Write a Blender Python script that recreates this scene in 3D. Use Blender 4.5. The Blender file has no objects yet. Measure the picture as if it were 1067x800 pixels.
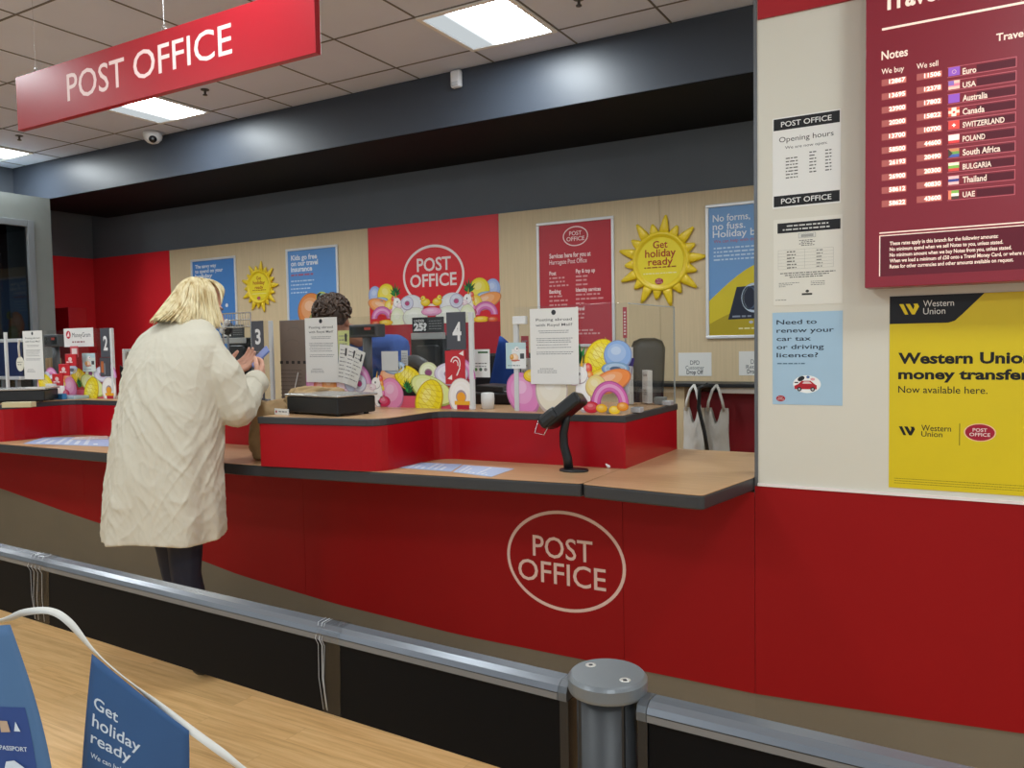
import bpy, bmesh, math, random
from mathutils import Vector, Matrix, noise
random.seed(7)
C = bpy.context.scene.collection
PI = math.pi
# ------------------------------------------------------------------ camera
FPX = 838.555; CX, CY = 533.5, 400.0; CAMZ = 1.42
CR = Vector((0.86729702, 0.49745305, -0.01833932)).normalized()
CU = Vector((-0.00959212, 0.05353547, 0.99851988)).normalized()
CF = Vector((-0.49769857, 0.8658374, -0.05120278)).normalized()
cam = bpy.data.objects.new('camera', bpy.data.cameras.new('camera')); C.objects.link(cam)
cam.data.sensor_width = 36; cam.data.lens = FPX / 1067 * 36; cam.data.clip_start = .02
cam.matrix_world = Matrix(((CR.x, CU.x, -CF.x, 0), (CR.y, CU.y, -CF.y, 0), (CR.z, CU.z, -CF.z, CAMZ), (0, 0, 0, 1)))
bpy.context.scene.camera = cam
def ray(px, py): return CF + CR * ((px - CX) / FPX) - CU * ((py - CY) / FPX)
def P(px, py, Y):                       # point of the plane y = Y seen at a pixel of the photo (for measuring)
    d = ray(px, py); d = d * (Y / d.y); return d.x, d.z + CAMZ
def PZ(px, py, z):
    d = ray(px, py); d = d * ((z - CAMZ) / d.z); return d.x, d.y

# ------------------------------------------------------------------ materials
def lin(c):
    if isinstance(c, str): c = [int(c[i:i+2], 16) for i in (0, 2, 4)]
    return tuple(((v/255)/12.92 if v/255 <= .04045 else ((v/255+.055)/1.055)**2.4) for v in c) + (1,)
MC = {}
def mat(col, rough=.5, metal=0, var=.0, scale=8, bump=0, bscale=60, emit=0, coat=0, stretch=(1, 1, 1), spec=.5):
    key = (col if isinstance(col, str) else tuple(col), rough, metal, var, scale, bump, bscale, emit, coat, stretch, spec)
    if key in MC: return MC[key]
    m = bpy.data.materials.new('mat_' + str(len(MC))); m.use_nodes = True
    nt = m.node_tree; b = nt.nodes['Principled BSDF']; L = nt.links.new
    c = lin(col)
    b.inputs['Base Color'].default_value = c; b.inputs['Roughness'].default_value = rough; b.inputs['Metallic'].default_value = metal
    b.inputs['Specular IOR Level'].default_value = spec
    if coat: b.inputs['Coat Weight'].default_value = coat; b.inputs['Coat Roughness'].default_value = .12
    if emit: b.inputs['Emission Color'].default_value = c; b.inputs['Emission Strength'].default_value = emit
    if var or bump:
        tc = nt.nodes.new('ShaderNodeTexCoord'); mp = nt.nodes.new('ShaderNodeMapping'); mp.inputs['Scale'].default_value = stretch
        L(tc.outputs['Object'], mp.inputs['Vector'])
    if var:
        n = nt.nodes.new('ShaderNodeTexNoise'); n.inputs['Scale'].default_value = scale; n.inputs['Detail'].default_value = 5
        L(mp.outputs[0], n.inputs['Vector'])
        r = nt.nodes.new('ShaderNodeValToRGB'); r.color_ramp.elements[0].position = .3; r.color_ramp.elements[1].position = .7
        r.color_ramp.elements[0].color = tuple(v*(1-var) for v in c[:3]) + (1,); r.color_ramp.elements[1].color = tuple(min(1, v*(1+var)) for v in c[:3]) + (1,)
        L(n.outputs['Fac'], r.inputs[0]); L(r.outputs[0], b.inputs['Base Color'])
    if bump:
        n2 = nt.nodes.new('ShaderNodeTexNoise'); n2.inputs['Scale'].default_value = bscale; n2.inputs['Detail'].default_value = 4
        L(mp.outputs[0], n2.inputs['Vector'])
        bp = nt.nodes.new('ShaderNodeBump'); bp.inputs['Strength'].default_value = bump; bp.inputs['Distance'].default_value = .01
        L(n2.outputs['Fac'], bp.inputs['Height']); L(bp.outputs[0], b.inputs['Normal'])
    MC[key] = m; return m
def ink(c): return mat(c, .45, spec=.35)
def glass_mat(name, tint, fac_min, rough=.03):
    m = bpy.data.materials.new(name); m.use_nodes = True; nt = m.node_tree; nt.nodes.clear(); L = nt.links.new
    o = nt.nodes.new('ShaderNodeOutputMaterial'); mx = nt.nodes.new('ShaderNodeMixShader')
    t = nt.nodes.new('ShaderNodeBsdfTransparent'); t.inputs[0].default_value = tint
    g = nt.nodes.new('ShaderNodeBsdfGlossy'); g.inputs['Roughness'].default_value = rough
    fr = nt.nodes.new('ShaderNodeLayerWeight'); fr.inputs[0].default_value = .5
    pw = nt.nodes.new('ShaderNodeMath'); pw.operation = 'POWER'; pw.inputs[1].default_value = 5; L(fr.outputs['Facing'], pw.inputs[0])
    mp = nt.nodes.new('ShaderNodeMath'); mp.operation = 'MULTIPLY_ADD'; mp.inputs[1].default_value = .55; mp.inputs[2].default_value = .03+fac_min
    L(pw.outputs[0], mp.inputs[0]); L(mp.outputs[0], mx.inputs[0]); L(t.outputs[0], mx.inputs[1]); L(g.outputs[0], mx.inputs[2]); L(mx.outputs[0], o.inputs[0])
    return m
PERSPEX = glass_mat('perspex', (.955, .96, .96, 1), .0)
SMOKE = glass_mat('smoked', (.62, .57, .53, 1), .02)
TAPE = glass_mat('cling_tape', (.9, .9, .9, 1), .02, .12)
DARKGLASS = glass_mat('dark_glass', (.25, .28, .3, 1), .02)
M = dict(
 red=mat('dc2832', .34, var=.03, scale=2, spec=.4), redbase=mat('980a10', .5, var=.03, scale=2, spec=.22), redgloss=mat('a80a18', .28, var=.02, scale=2, spec=.3),
 beige=mat('d6c19b', .5, var=.05, scale=3, stretch=(30, 1, 1)), kick=mat('786e5c', .55, var=.04, scale=3),
 slate=mat('474c54', .42, var=.04, scale=2.5), slate2=mat('666e76', .6, var=.06, scale=2), bulk=mat('3b424d', .42, var=.03, scale=2.5),
 white=mat('d9d6c8', .5, var=.015, scale=2), paper=mat('e9e9e4', .6), tile=mat('d6dcee', .9, var=.02, scale=3, bump=.15, bscale=250),
 grid=mat('6e6a66', .7), black=mat('16181a', .45), blackm=mat('151618', .35, bump=.05, bscale=300), edge=mat('35373a', .42, var=.04),
 alu=mat('c9ccce', .3, metal=.85), frame=mat('e4e5e4', .35, metal=.25), grey=mat('7c8286', .4, var=.02), pgrey=mat('7e8481', .45, var=.03),
 rail=mat('7b8087', .22, metal=.45, var=.05, scale=3, stretch=(1, 20, 20)), panel=mat('08080a', .6, var=.1, scale=3, spec=.12), postm=mat('3a3c3e', .42, metal=.1, var=.05),
 cap=mat('72777a', .36, metal=.25, var=.04, scale=10), steel=mat('cfd2d2', .25, metal=.9), navy=mat('28365e', .5), wood=None)
# worktop laminate and wood floor
def wood_mat(name, c1, c2, c3, plank=False, streak=(1.2, 22, 22), rough=.4):
    m = bpy.data.materials.new(name); m.use_nodes = True; nt = m.node_tree; b = nt.nodes['Principled BSDF']; L = nt.links.new
    b.inputs['Roughness'].default_value = rough
    tc = nt.nodes.new('ShaderNodeTexCoord'); mp = nt.nodes.new('ShaderNodeMapping'); mp.inputs['Scale'].default_value = streak
    L(tc.outputs['Object'], mp.inputs[0]); n = nt.nodes.new('ShaderNodeTexNoise'); n.inputs['Scale'].default_value = 2.2; n.inputs['Detail'].default_value = 8; n.inputs['Roughness'].default_value = .65
    L(mp.outputs[0], n.inputs[0]); r = nt.nodes.new('ShaderNodeValToRGB')
    r.color_ramp.elements[0].position = .28; r.color_ramp.elements[0].color = lin(c1); r.color_ramp.elements[1].position = .72; r.color_ramp.elements[1].color = lin(c3)
    e = r.color_ramp.elements.new(.5); e.color = lin(c2); L(n.outputs['Fac'], r.inputs[0])
    out = r.outputs[0]
    if plank:
        br = nt.nodes.new('ShaderNodeTexBrick'); br.inputs['Scale'].default_value = 1; br.inputs['Brick Width'].default_value = 1.1; br.inputs['Row Height'].default_value = .11
        br.inputs['Mortar Size'].default_value = .0012; br.inputs['Color1'].default_value = (.93, .93, .93, 1); br.inputs['Color2'].default_value = (1.06, 1.05, 1.03, 1); br.inputs['Mortar'].default_value = (.84, .81, .77, 1)
        br.offset = .37; L(tc.outputs['Object'], br.inputs['Vector'])
        # shift the grain per plank
        ad = nt.nodes.new('ShaderNodeVectorMath'); ad.operation = 'ADD'; L(tc.outputs['Object'], ad.inputs[0])
        sc = nt.nodes.new('ShaderNodeVectorMath'); sc.operation = 'SCALE'; sc.inputs['Scale'].default_value = 9; L(br.outputs['Color'], sc.inputs[0]); L(sc.outputs[0], ad.inputs[1]); L(ad.outputs[0], mp.inputs[0])
        mx = nt.nodes.new('ShaderNodeMix'); mx.data_type = 'RGBA'; mx.blend_type = 'MULTIPLY'; mx.inputs[0].default_value = 1
        L(out, mx.inputs[6]); L(br.outputs['Color'], mx.inputs[7]); out = mx.outputs[2]
    L(out, b.inputs['Base Color']); return m
M['floor'] = wood_mat('oak_floor', 'bb925c', 'd6ad74', 'e4c08a', True, rough=.45)
M['lam'] = wood_mat('laminate', 'b8926a', 'c59d74', 'd0aa82', streak=(2, 26, 26), rough=.33)

# ------------------------------------------------------------------ basic builders
def tag(o, label=None, cat=None, group=None, kind=None):
    if label: o['label'] = label
    if cat: o['category'] = cat
    if group: o['group'] = group
    if kind: o['kind'] = kind
    return o
def link(o, parent=None):
    C.objects.link(o)
    if parent: o.parent = parent
    return o
def empty(name, loc, rz=0, label=None, cat=None, group=None):
    o = bpy.data.objects.new(name, None); o.location = loc; o.rotation_euler = (0, 0, rz); o.empty_display_size = .05
    link(o); return tag(o, label, cat, group)
def mesh(name, vs, fs, m, parent=None, smooth=False, loc=None, rz=0, mi=None):
    me = bpy.data.meshes.new(name); me.from_pydata([tuple(v) for v in vs], [], fs); me.update()
    for x in (m if isinstance(m, list) else [m]): me.materials.append(x)
    if mi: me.polygons.foreach_set('material_index', mi)
    if smooth: me.polygons.foreach_set('use_smooth', [True]*len(me.polygons))
    o = bpy.data.objects.new(name, me); link(o, parent)
    if loc: o.location = loc
    o.rotation_euler.z = rz
    return o
def bm_obj(name, bm, m, parent=None, smooth=False, loc=None, rz=0):
    bmesh.ops.recalc_face_normals(bm, faces=bm.faces)
    me = bpy.data.meshes.new(name); bm.to_mesh(me); bm.free()
    for x in (m if isinstance(m, list) else [m]): me.materials.append(x)
    if smooth: me.polygons.foreach_set('use_smooth', [True]*len(me.polygons))
    o = bpy.data.objects.new(name, me); link(o, parent)
    if loc: o.location = loc
    o.rotation_euler.z = rz
    return o
def add_box(bm, x0, x1, y0, y1, z0, z1, bev=0, mtx=None, mi=0):
    r = bmesh.ops.create_cube(bm, size=1); vs = r['verts']
    for v in vs: v.co = Vector(((x0+x1)/2 + v.co.x*(x1-x0), (y0+y1)/2 + v.co.y*(y1-y0), (z0+z1)/2 + v.co.z*(z1-z0)))
    fs = set(f for v in vs for f in v.link_faces)
    if bev:
        es = set(e for v in vs for e in v.link_edges)
        g = bmesh.ops.bevel(bm, geom=list(es), offset=bev, segments=2, affect='EDGES', profile=.5); vs = g['verts']; 
        fs = set(f for v in vs for f in v.link_faces)
    for f in fs: f.material_index = mi
    if mtx is not None:
        for v in set(v for f in fs for v in f.verts): v.co = mtx @ v.co
def box(name, x0, x1, y0, y1, z0, z1, m, parent=None, bev=0, loc=None, rz=0):
    bm = bmesh.new(); add_box(bm, x0, x1, y0, y1, z0, z1, bev); return bm_obj(name, bm, m, parent, loc=loc, rz=rz)
def add_tube(bm, pts, r, n=8, caps=True, mi=0):
    pts = [Vector(p) for p in pts]; rs = r if isinstance(r, (list, tuple)) else [r]*len(pts); rings = []
    up = None
    for i, p in enumerate(pts):
        t = (pts[min(i+1, len(pts)-1)] - pts[max(i-1, 0)]).normalized()
        if up is None: up = t.orthogonal().normalized()
        a = (up - t*up.dot(t)).normalized(); b = t.cross(a); up = a
        rings.append([bm.verts.new(p + (a*math.cos(2*PI*k/n) + b*math.sin(2*PI*k/n))*rs[i]) for k in range(n)])
    fs = []
    for i in range(len(pts)-1):
        for k in range(n): fs.append(bm.faces.new((rings[i][k], rings[i][(k+1) % n], rings[i+1][(k+1) % n], rings[i+1][k])))
    if caps: fs.append(bm.faces.new(rings[0][::-1])); fs.append(bm.faces.new(rings[-1]))
    for f in fs: f.material_index = mi
def tube(name, pts, r, m, parent=None, n=8, loc=None, rz=0, smooth=True):
    bm = bmesh.new(); add_tube(bm, pts, r, n); return bm_obj(name, bm, m, parent, smooth, loc, rz)
def add_lathe(bm, prof, c=(0, 0, 0), n=32, mi=0, tilt=None):
    rings = []
    for (r, z) in prof:
        rings.append([bm.verts.new((c[0]+r*math.cos(2*PI*k/n), c[1]+r*math.sin(2*PI*k/n), c[2]+z)) for k in range(n)])
    for i in range(len(rings)-1):
        for k in range(n):
            f = bm.faces.new((rings[i][k], rings[i][(k+1) % n], rings[i+1][(k+1) % n], rings[i+1][k])); f.material_index = mi
    for rr in (rings[0], rings[-1]):
        f = bm.faces.new(rr); f.material_index = mi
def prism(name, pts, z0, z1, m, parent=None, bev=0, axis='z', loc=None, rz=0):
    """pts in xy extruded z0..z1 (axis z), or pts in xz extruded along y (axis y)"""
    bm = bmesh.new()
    f3 = (lambda p, h: (p[0], p[1], h)) if axis == 'z' else (lambda p, h: (p[0], h, p[1]))
    a = [bm.verts.new(f3(p, z0)) for p in pts]; b = [bm.verts.new(f3(p, z1)) for p in pts]; n = len(pts)
    f0 = bm.faces.new(a[::-1]); f1 = bm.faces.new(b)
    for i in range(n): bm.faces.new((a[i], a[(i+1) % n], b[(i+1) % n], b[i]))
    bmesh.ops.recalc_face_normals(bm, faces=bm.faces)
    if bev: bmesh.ops.bevel(bm, geom=[e for e in f1.edges] + [e for e in f0.edges], offset=bev, segments=3, affect='EDGES', profile=.5)
    return bm_obj(name, bm, m, parent, loc=loc, rz=rz)

# ------------------------------------------------------------------ flat printed artwork on a sheet
TXT = {}
def text_geo(s, bold=0.0):
    key = (s, bold)
    if key in TXT: return TXT[key]
    cu = bpy.data.curves.new('t', 'FONT'); cu.body = s; cu.resolution_u = 3; cu.offset = bold
    o = bpy.data.objects.new('t', cu); C.objects.link(o)
    me = bpy.data.meshes.new_from_object(o.evaluated_get(bpy.context.evaluated_depsgraph_get()))
    vs = [(v.co.x, v.co.y) for v in me.vertices]; fs = [tuple(p.vertices) for p in me.polygons]
    bpy.data.objects.remove(o); bpy.data.curves.remove(cu); bpy.data.meshes.remove(me)
    TXT[key] = (vs, fs); return vs, fs
CAPH = None
def caph():
    global CAPH
    if CAPH is None: CAPH = max(v[1] for v in text_geo('H')[0])
    return CAPH
class Art:
    """coloured flat shapes in a sheet's own x,z; front faces -y; each layer .5 mm proud of the one below"""
    def __init__(s, base=.0, ox=0, oz=0, Y=None, step=.00018): s.v = []; s.f = []; s.m = []; s.mats = []; s.base = base; s.ox = ox; s.oz = oz; s.Y = Y; s.step = step
    def mi(s, c):
        m = c if not isinstance(c, str) else ink(c)
        if m not in s.mats: s.mats.append(m)
        return s.mats.index(m)
    def put(s, vs, fs, c, L):
        k = len(s.v); i = s.mi(c); y = -s.base - s.step*L
        s.v += [(x, y, z) for x, z in vs]; s.f += [tuple(k+a for a in f) for f in fs]; s.m += [i]*len(fs)
    def poly(s, pts, c, L=1): s.put(pts, [tuple(range(len(pts)))], c, L)
    def rect(s, x0, x1, z0, z1, c, L=1): s.poly([(x0, z0), (x1, z0), (x1, z1), (x0, z1)], c, L)
    def ell(s, x, z, a, b, c, L=1, n=28, rot=0, t0=0, t1=2*PI):
        ca, sa = math.cos(rot), math.sin(rot)
        pts = []
        full = abs(t1-t0-2*PI) < 1e-6
        for k in range(n if full else n+1):
            t = t0+(t1-t0)*k/n; u, v = a*math.cos(t), b*math.sin(t); pts.append((x+u*ca-v*sa, z+u*sa+v*ca))
        s.poly(pts, c, L)
    def ring(s, x, z, a, b, w, c, L=1, n=48, t0=0, t1=2*PI, rot=0):
        ca, sa = math.cos(rot), math.sin(rot); vs = []; fs = []
        for k in range(n+1):
            t = t0+(t1-t0)*k/n
            for q in (0, w):
                u, v = (a-q)*math.cos(t), (b-q)*math.sin(t); vs.append((x+u*ca-v*sa, z+u*sa+v*ca))
        for k in range(n): fs.append((2*k, 2*k+1, 2*k+3, 2*k+2))
        s.put(vs, fs, c, L)
    def text(s, t, x, z, h, c, L=2, w=None, align='l', bold=0, rot=0):
        vs, fs = text_geo(t, bold); k = h/caph(); xs = [v[0] for v in vs]; a, b = min(xs), max(xs)
        kx = k if w is None else w/(b-a)
        wd = (b-a)*kx; off = {'l': 0, 'c': -wd/2, 'r': -wd}[align]
        ca, sa = math.cos(rot), math.sin(rot)
        pts = [((v[0]-a)*kx+off, v[1]*k) for v in vs]
        s.put([(x+u*ca-v*sa, z+u*sa+v*ca) for u, v in pts], fs, c, L); return wd
    def words(s, x, z, w, h, c, L=2, seed=0, centre=False):
        """a line of print too small to read: word-length dashes"""
        rr = random.Random(seed*77+int(z*1e4)); q = x
        while q < x+w-h:
            l = min(h*rr.uniform(1.2, 4.5), x+w-q); s.rect(q, q+l, z, z+h, c, L); q += l+h*.8
    # by photo pixel, on this sheet's real plane
    def lp(s, px, py): x, z = P(px, py, s.Y); return x-s.ox, z-s.oz
    def textp(s, t, xl, yb, xr, hp, c, L=2, bold=0):
        x0, z0 = s.lp(xl, yb); x1, _ = s.lp(xr, yb); _, z1 = s.lp(xl, yb-hp); s.text(t, x0, z0, z1-z0, c, L, w=x1-x0, bold=bold)
    def rectp(s, xl, yt, xr, yb, c, L=1):
        x0, z1 = s.lp(xl, yt); _, z0 = s.lp(xl, yb); x1, _ = s.lp(xr, yb); s.rect(x0, x1, z0, z1, c, L)
    def wordsp(s, xl, yb, xr, hp, c, L=2, seed=0):
        x0, z0 = s.lp(xl, yb); x1, _ = s.lp(xr, yb); _, z1 = s.lp(xl, yb-hp); s.words(x0, z0, x1-x0, z1-z0, c, L, seed)
    def oval(s, x, z, a, b, ringc, fillc=None, txtc=None, L=2, w=None):
        w = w or a*.06
        if fillc: s.ell(x, z, a, b, fillc, L, 40)
        s.ring(x, z, a, b, w, ringc, L+1)
        tc = txtc or ringc
        s.text('POST', x, z+b*.10, b*.40, tc, L+1, w=a*.98, align='c', bold=.012)
        s.text('OFFICE', x, z-b*.46, b*.40, tc, L+1, w=a*1.42, align='c', bold=.012)
    def build(s, name, parent=None, loc=None): return mesh(name, s.v, s.f, s.mats, parent, loc=loc, mi=s.m)

def sheet(name, label, cat, px, Y, m=None, group=None, thick=.0012, w=None, rz=0, gap=0.0):
    """paper or card on plane y=Y whose photo corners are xl,ytop,xr,ybottom (tops measured at the left edge)"""
    xl, yt, xr, yb = px
    x0, z1 = P(xl, yt, Y); _, z0 = P(xl, yb, Y); x1, _ = P(xr, (yt+yb)/2, Y)
    if w: x1 = x0+w
    o = box(name, 0, x1-x0, -thick, 0, 0, z1-z0, m or M['paper'], loc=(x0, Y, z0), rz=rz)
    tag(o, label, cat, group)
    A = Art(thick, x0, z0, Y)
    return o, A, x1-x0, z1-z0
def structure(o): o['kind'] = 'structure'; return o

# ------------------------------------------------------------------ printed holiday inflatables
def mix(a, b, t):
    A = [int(a[i:i+2], 16) for i in (0, 2, 4)]; B = [int(b[i:i+2], 16) for i in (0, 2, 4)]
    return ''.join('%02x' % int(x+(y-x)*t) for x, y in zip(A, B))
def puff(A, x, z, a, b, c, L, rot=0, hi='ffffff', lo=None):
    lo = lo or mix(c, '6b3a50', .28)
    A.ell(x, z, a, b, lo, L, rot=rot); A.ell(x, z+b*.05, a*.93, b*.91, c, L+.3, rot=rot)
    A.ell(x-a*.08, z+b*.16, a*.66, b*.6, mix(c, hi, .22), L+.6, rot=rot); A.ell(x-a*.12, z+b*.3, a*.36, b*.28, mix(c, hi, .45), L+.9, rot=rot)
def donut(A, x, z, a, b, c, L, hole='e9a0c0', rot=0):
    puff(A, x, z, a, b, c, L, rot)
    A.ring(x, z, a*.8, b*.8, a*.14, mix(c, 'ffffff', .4), L+1.0, n=24, rot=rot)
    A.ell(x, z, a*.4, b*.36, mix(c, '55304a', .45), L+1.2, rot=rot); A.ell(x, z-b*.04, a*.33, b*.28, hole, L+1.5, rot=rot)
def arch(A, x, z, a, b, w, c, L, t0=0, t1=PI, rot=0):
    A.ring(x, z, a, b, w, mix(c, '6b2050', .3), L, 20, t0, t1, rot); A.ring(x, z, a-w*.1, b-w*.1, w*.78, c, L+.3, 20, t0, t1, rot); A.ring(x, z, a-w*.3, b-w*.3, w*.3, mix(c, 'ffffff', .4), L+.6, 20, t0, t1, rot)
def leaves(A, x, z, s, L):
    for k, (an, l) in enumerate([(-1.15, .7), (-.75, .9), (-.35, 1.05), (0, 1.2), (.35, 1.0), (.75, .95), (1.15, .7), (-.55, .6), (.2, .7)]):
        dx, dz = math.sin(an), math.cos(an); px, pz = dz*.11*s, -dx*.11*s
        A.poly([(x-px, z-pz), (x+dx*l*.5*s-px*1.1, z+dz*l*.5*s-pz*1.1), (x+dx*l*s, z+dz*l*s), (x+dx*l*.5*s+px, z+dz*l*.5*s+pz), (x+px, z+pz)], ['1f6b33', '2f8a3e', '174f2a'][k % 3], L+.1*k)
def pineapple(A, x, z, a, b, L, rot=.3, lf=True):
    puff(A, x, z, a, b, 'f2dd22', L, rot, lo='c9a018')
    ca, sa = math.cos(rot), math.sin(rot)
    for k in range(-3, 4):
        for sgn in (1, -1):
            u = k*a*.26; l = b*.8*math.sqrt(max(0, 1-(u/a)**2)); d = a*.18*sgn
            pts = [(u-d-a*.012, -l), (u-d+a*.012, -l), (u+d+a*.012, l), (u+d-a*.012, l)]
            A.poly([(x+p*ca-q*sa, z+p*sa+q*ca) for p, q in pts], 'd6b81c', L+1.2+.1*(sgn > 0))
    if lf: leaves(A, x+b*.95*-sa, z+b*.95*ca, a*.9, L+1.5)
def unicorn(A, x, z, s, L, fl=1):
    A.poly([(x-fl*.1*s, z+.75*s), (x+fl*.03*s, z+.75*s), (x+fl*.05*s, z+1.25*s)], 'e8b53a', L)
    for k, c in enumerate(['e8473c', 'f08a2c', 'f4cf2b', 'e06aa6', 'b43a4c']):
        puff(A, x+fl*(.28+.05*k)*s, z+(.72-.3*k)*s, .17*s, .22*s, c, L+.2*k)
    puff(A, x+fl*.06*s, z-.25*s, .36*s, .8*s, 'f3efec', L+1, lo='b9aeb4')
    puff(A, x-fl*.08*s, z+.45*s, .34*s, .36*s, 'f8f5f2', L+2, lo='b9aeb4'); puff(A, x-fl*.34*s, z+.22*s, .27*s, .19*s, 'f1dfe3', L+3, lo='c59fb0')
    A.ell(x-fl*.12*s, z+.5*s, .05*s, .07*s, '20202a', L+4.2, 12); A.ell(x-fl*.45*s, z+.18*s, .03*s, .035*s, 'b03a56', L+4.2, 10)
    A.poly([(x+fl*.05*s, z+.7*s), (x+fl*.2*s, z+.68*s), (x+fl*.17*s, z+.95*s)], 'f3efec', L+4)
def duck(A, x, z, s, L, fl=1):
    puff(A, x, z, s*.75, s*.5, 'f0cb25', L, lo='b98c14'); puff(A, x+fl*s*.35, z+s*.5, s*.38, s*.36, 'f5d72f', L+1, lo='b98c14')
    A.poly([(x+fl*s*.6, z+s*.55), (x+fl*s*1.0, z+s*.42), (x+fl*s*.6, z+s*.32)], 'e0752a', L+2.2); A.ell(x+fl*s*.42, z+s*.58, s*.06, s*.08, '1a1a1a', L+2.3, 10)
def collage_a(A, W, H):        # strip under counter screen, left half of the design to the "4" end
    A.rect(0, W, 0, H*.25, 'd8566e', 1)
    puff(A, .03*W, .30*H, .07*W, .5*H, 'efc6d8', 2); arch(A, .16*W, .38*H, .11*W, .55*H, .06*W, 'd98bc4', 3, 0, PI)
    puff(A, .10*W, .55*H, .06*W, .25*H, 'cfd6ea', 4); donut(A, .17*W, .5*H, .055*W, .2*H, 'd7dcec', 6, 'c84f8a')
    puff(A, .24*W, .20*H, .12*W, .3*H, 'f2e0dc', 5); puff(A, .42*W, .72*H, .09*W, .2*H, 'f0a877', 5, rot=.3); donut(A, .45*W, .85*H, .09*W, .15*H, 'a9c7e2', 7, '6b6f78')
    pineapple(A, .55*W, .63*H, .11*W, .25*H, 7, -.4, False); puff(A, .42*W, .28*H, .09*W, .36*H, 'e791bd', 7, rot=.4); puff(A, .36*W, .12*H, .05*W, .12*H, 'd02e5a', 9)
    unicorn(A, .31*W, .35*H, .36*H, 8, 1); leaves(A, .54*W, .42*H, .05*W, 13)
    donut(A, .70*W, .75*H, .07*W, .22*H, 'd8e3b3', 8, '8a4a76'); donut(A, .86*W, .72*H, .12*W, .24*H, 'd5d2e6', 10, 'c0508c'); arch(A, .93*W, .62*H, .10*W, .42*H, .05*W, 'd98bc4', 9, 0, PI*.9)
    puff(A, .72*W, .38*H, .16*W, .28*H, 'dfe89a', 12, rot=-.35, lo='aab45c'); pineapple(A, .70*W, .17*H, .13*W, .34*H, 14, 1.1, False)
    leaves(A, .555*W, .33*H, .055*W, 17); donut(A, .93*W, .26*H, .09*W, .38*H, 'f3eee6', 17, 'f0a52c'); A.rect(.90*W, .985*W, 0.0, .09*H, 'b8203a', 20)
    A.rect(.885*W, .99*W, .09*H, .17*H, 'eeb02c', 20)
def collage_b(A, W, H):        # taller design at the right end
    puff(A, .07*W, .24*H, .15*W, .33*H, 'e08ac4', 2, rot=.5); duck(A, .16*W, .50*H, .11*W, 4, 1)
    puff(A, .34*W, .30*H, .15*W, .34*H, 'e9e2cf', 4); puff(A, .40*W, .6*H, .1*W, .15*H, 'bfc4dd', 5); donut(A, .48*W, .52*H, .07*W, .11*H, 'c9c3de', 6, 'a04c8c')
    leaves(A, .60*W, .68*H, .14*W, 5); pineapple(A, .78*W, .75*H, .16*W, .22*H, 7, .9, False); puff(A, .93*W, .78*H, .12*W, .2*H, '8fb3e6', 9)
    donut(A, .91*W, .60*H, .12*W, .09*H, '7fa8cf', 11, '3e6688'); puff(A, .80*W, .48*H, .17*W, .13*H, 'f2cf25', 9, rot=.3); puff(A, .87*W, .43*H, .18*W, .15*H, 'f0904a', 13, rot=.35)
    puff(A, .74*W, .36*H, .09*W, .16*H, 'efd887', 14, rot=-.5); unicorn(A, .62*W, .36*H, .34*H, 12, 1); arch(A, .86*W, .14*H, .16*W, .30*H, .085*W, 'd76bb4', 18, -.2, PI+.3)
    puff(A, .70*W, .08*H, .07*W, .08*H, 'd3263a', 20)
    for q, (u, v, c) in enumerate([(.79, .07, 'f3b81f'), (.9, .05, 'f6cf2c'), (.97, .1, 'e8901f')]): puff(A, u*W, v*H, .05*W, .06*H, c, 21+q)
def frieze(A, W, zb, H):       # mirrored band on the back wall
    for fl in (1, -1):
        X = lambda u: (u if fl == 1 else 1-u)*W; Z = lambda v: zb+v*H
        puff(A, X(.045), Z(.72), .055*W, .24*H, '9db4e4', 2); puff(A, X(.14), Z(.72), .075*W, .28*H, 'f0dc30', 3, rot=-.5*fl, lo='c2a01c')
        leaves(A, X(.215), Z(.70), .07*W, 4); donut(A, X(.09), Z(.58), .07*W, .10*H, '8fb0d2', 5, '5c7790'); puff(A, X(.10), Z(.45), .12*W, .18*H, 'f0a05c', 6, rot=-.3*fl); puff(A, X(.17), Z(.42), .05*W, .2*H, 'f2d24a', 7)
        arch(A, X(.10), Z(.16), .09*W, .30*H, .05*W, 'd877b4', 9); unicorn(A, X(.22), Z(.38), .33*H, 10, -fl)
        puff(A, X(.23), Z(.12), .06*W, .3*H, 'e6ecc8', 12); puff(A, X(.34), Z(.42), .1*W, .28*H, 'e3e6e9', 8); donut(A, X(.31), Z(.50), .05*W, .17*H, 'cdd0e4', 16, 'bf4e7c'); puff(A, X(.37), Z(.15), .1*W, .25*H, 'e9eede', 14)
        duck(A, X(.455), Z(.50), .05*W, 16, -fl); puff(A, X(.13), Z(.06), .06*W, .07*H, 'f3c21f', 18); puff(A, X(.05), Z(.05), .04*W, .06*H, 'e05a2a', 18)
    puff(A, .5*W, zb+.28*H, .08*W, .10*H, 'e8a0c8', 18)

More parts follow.
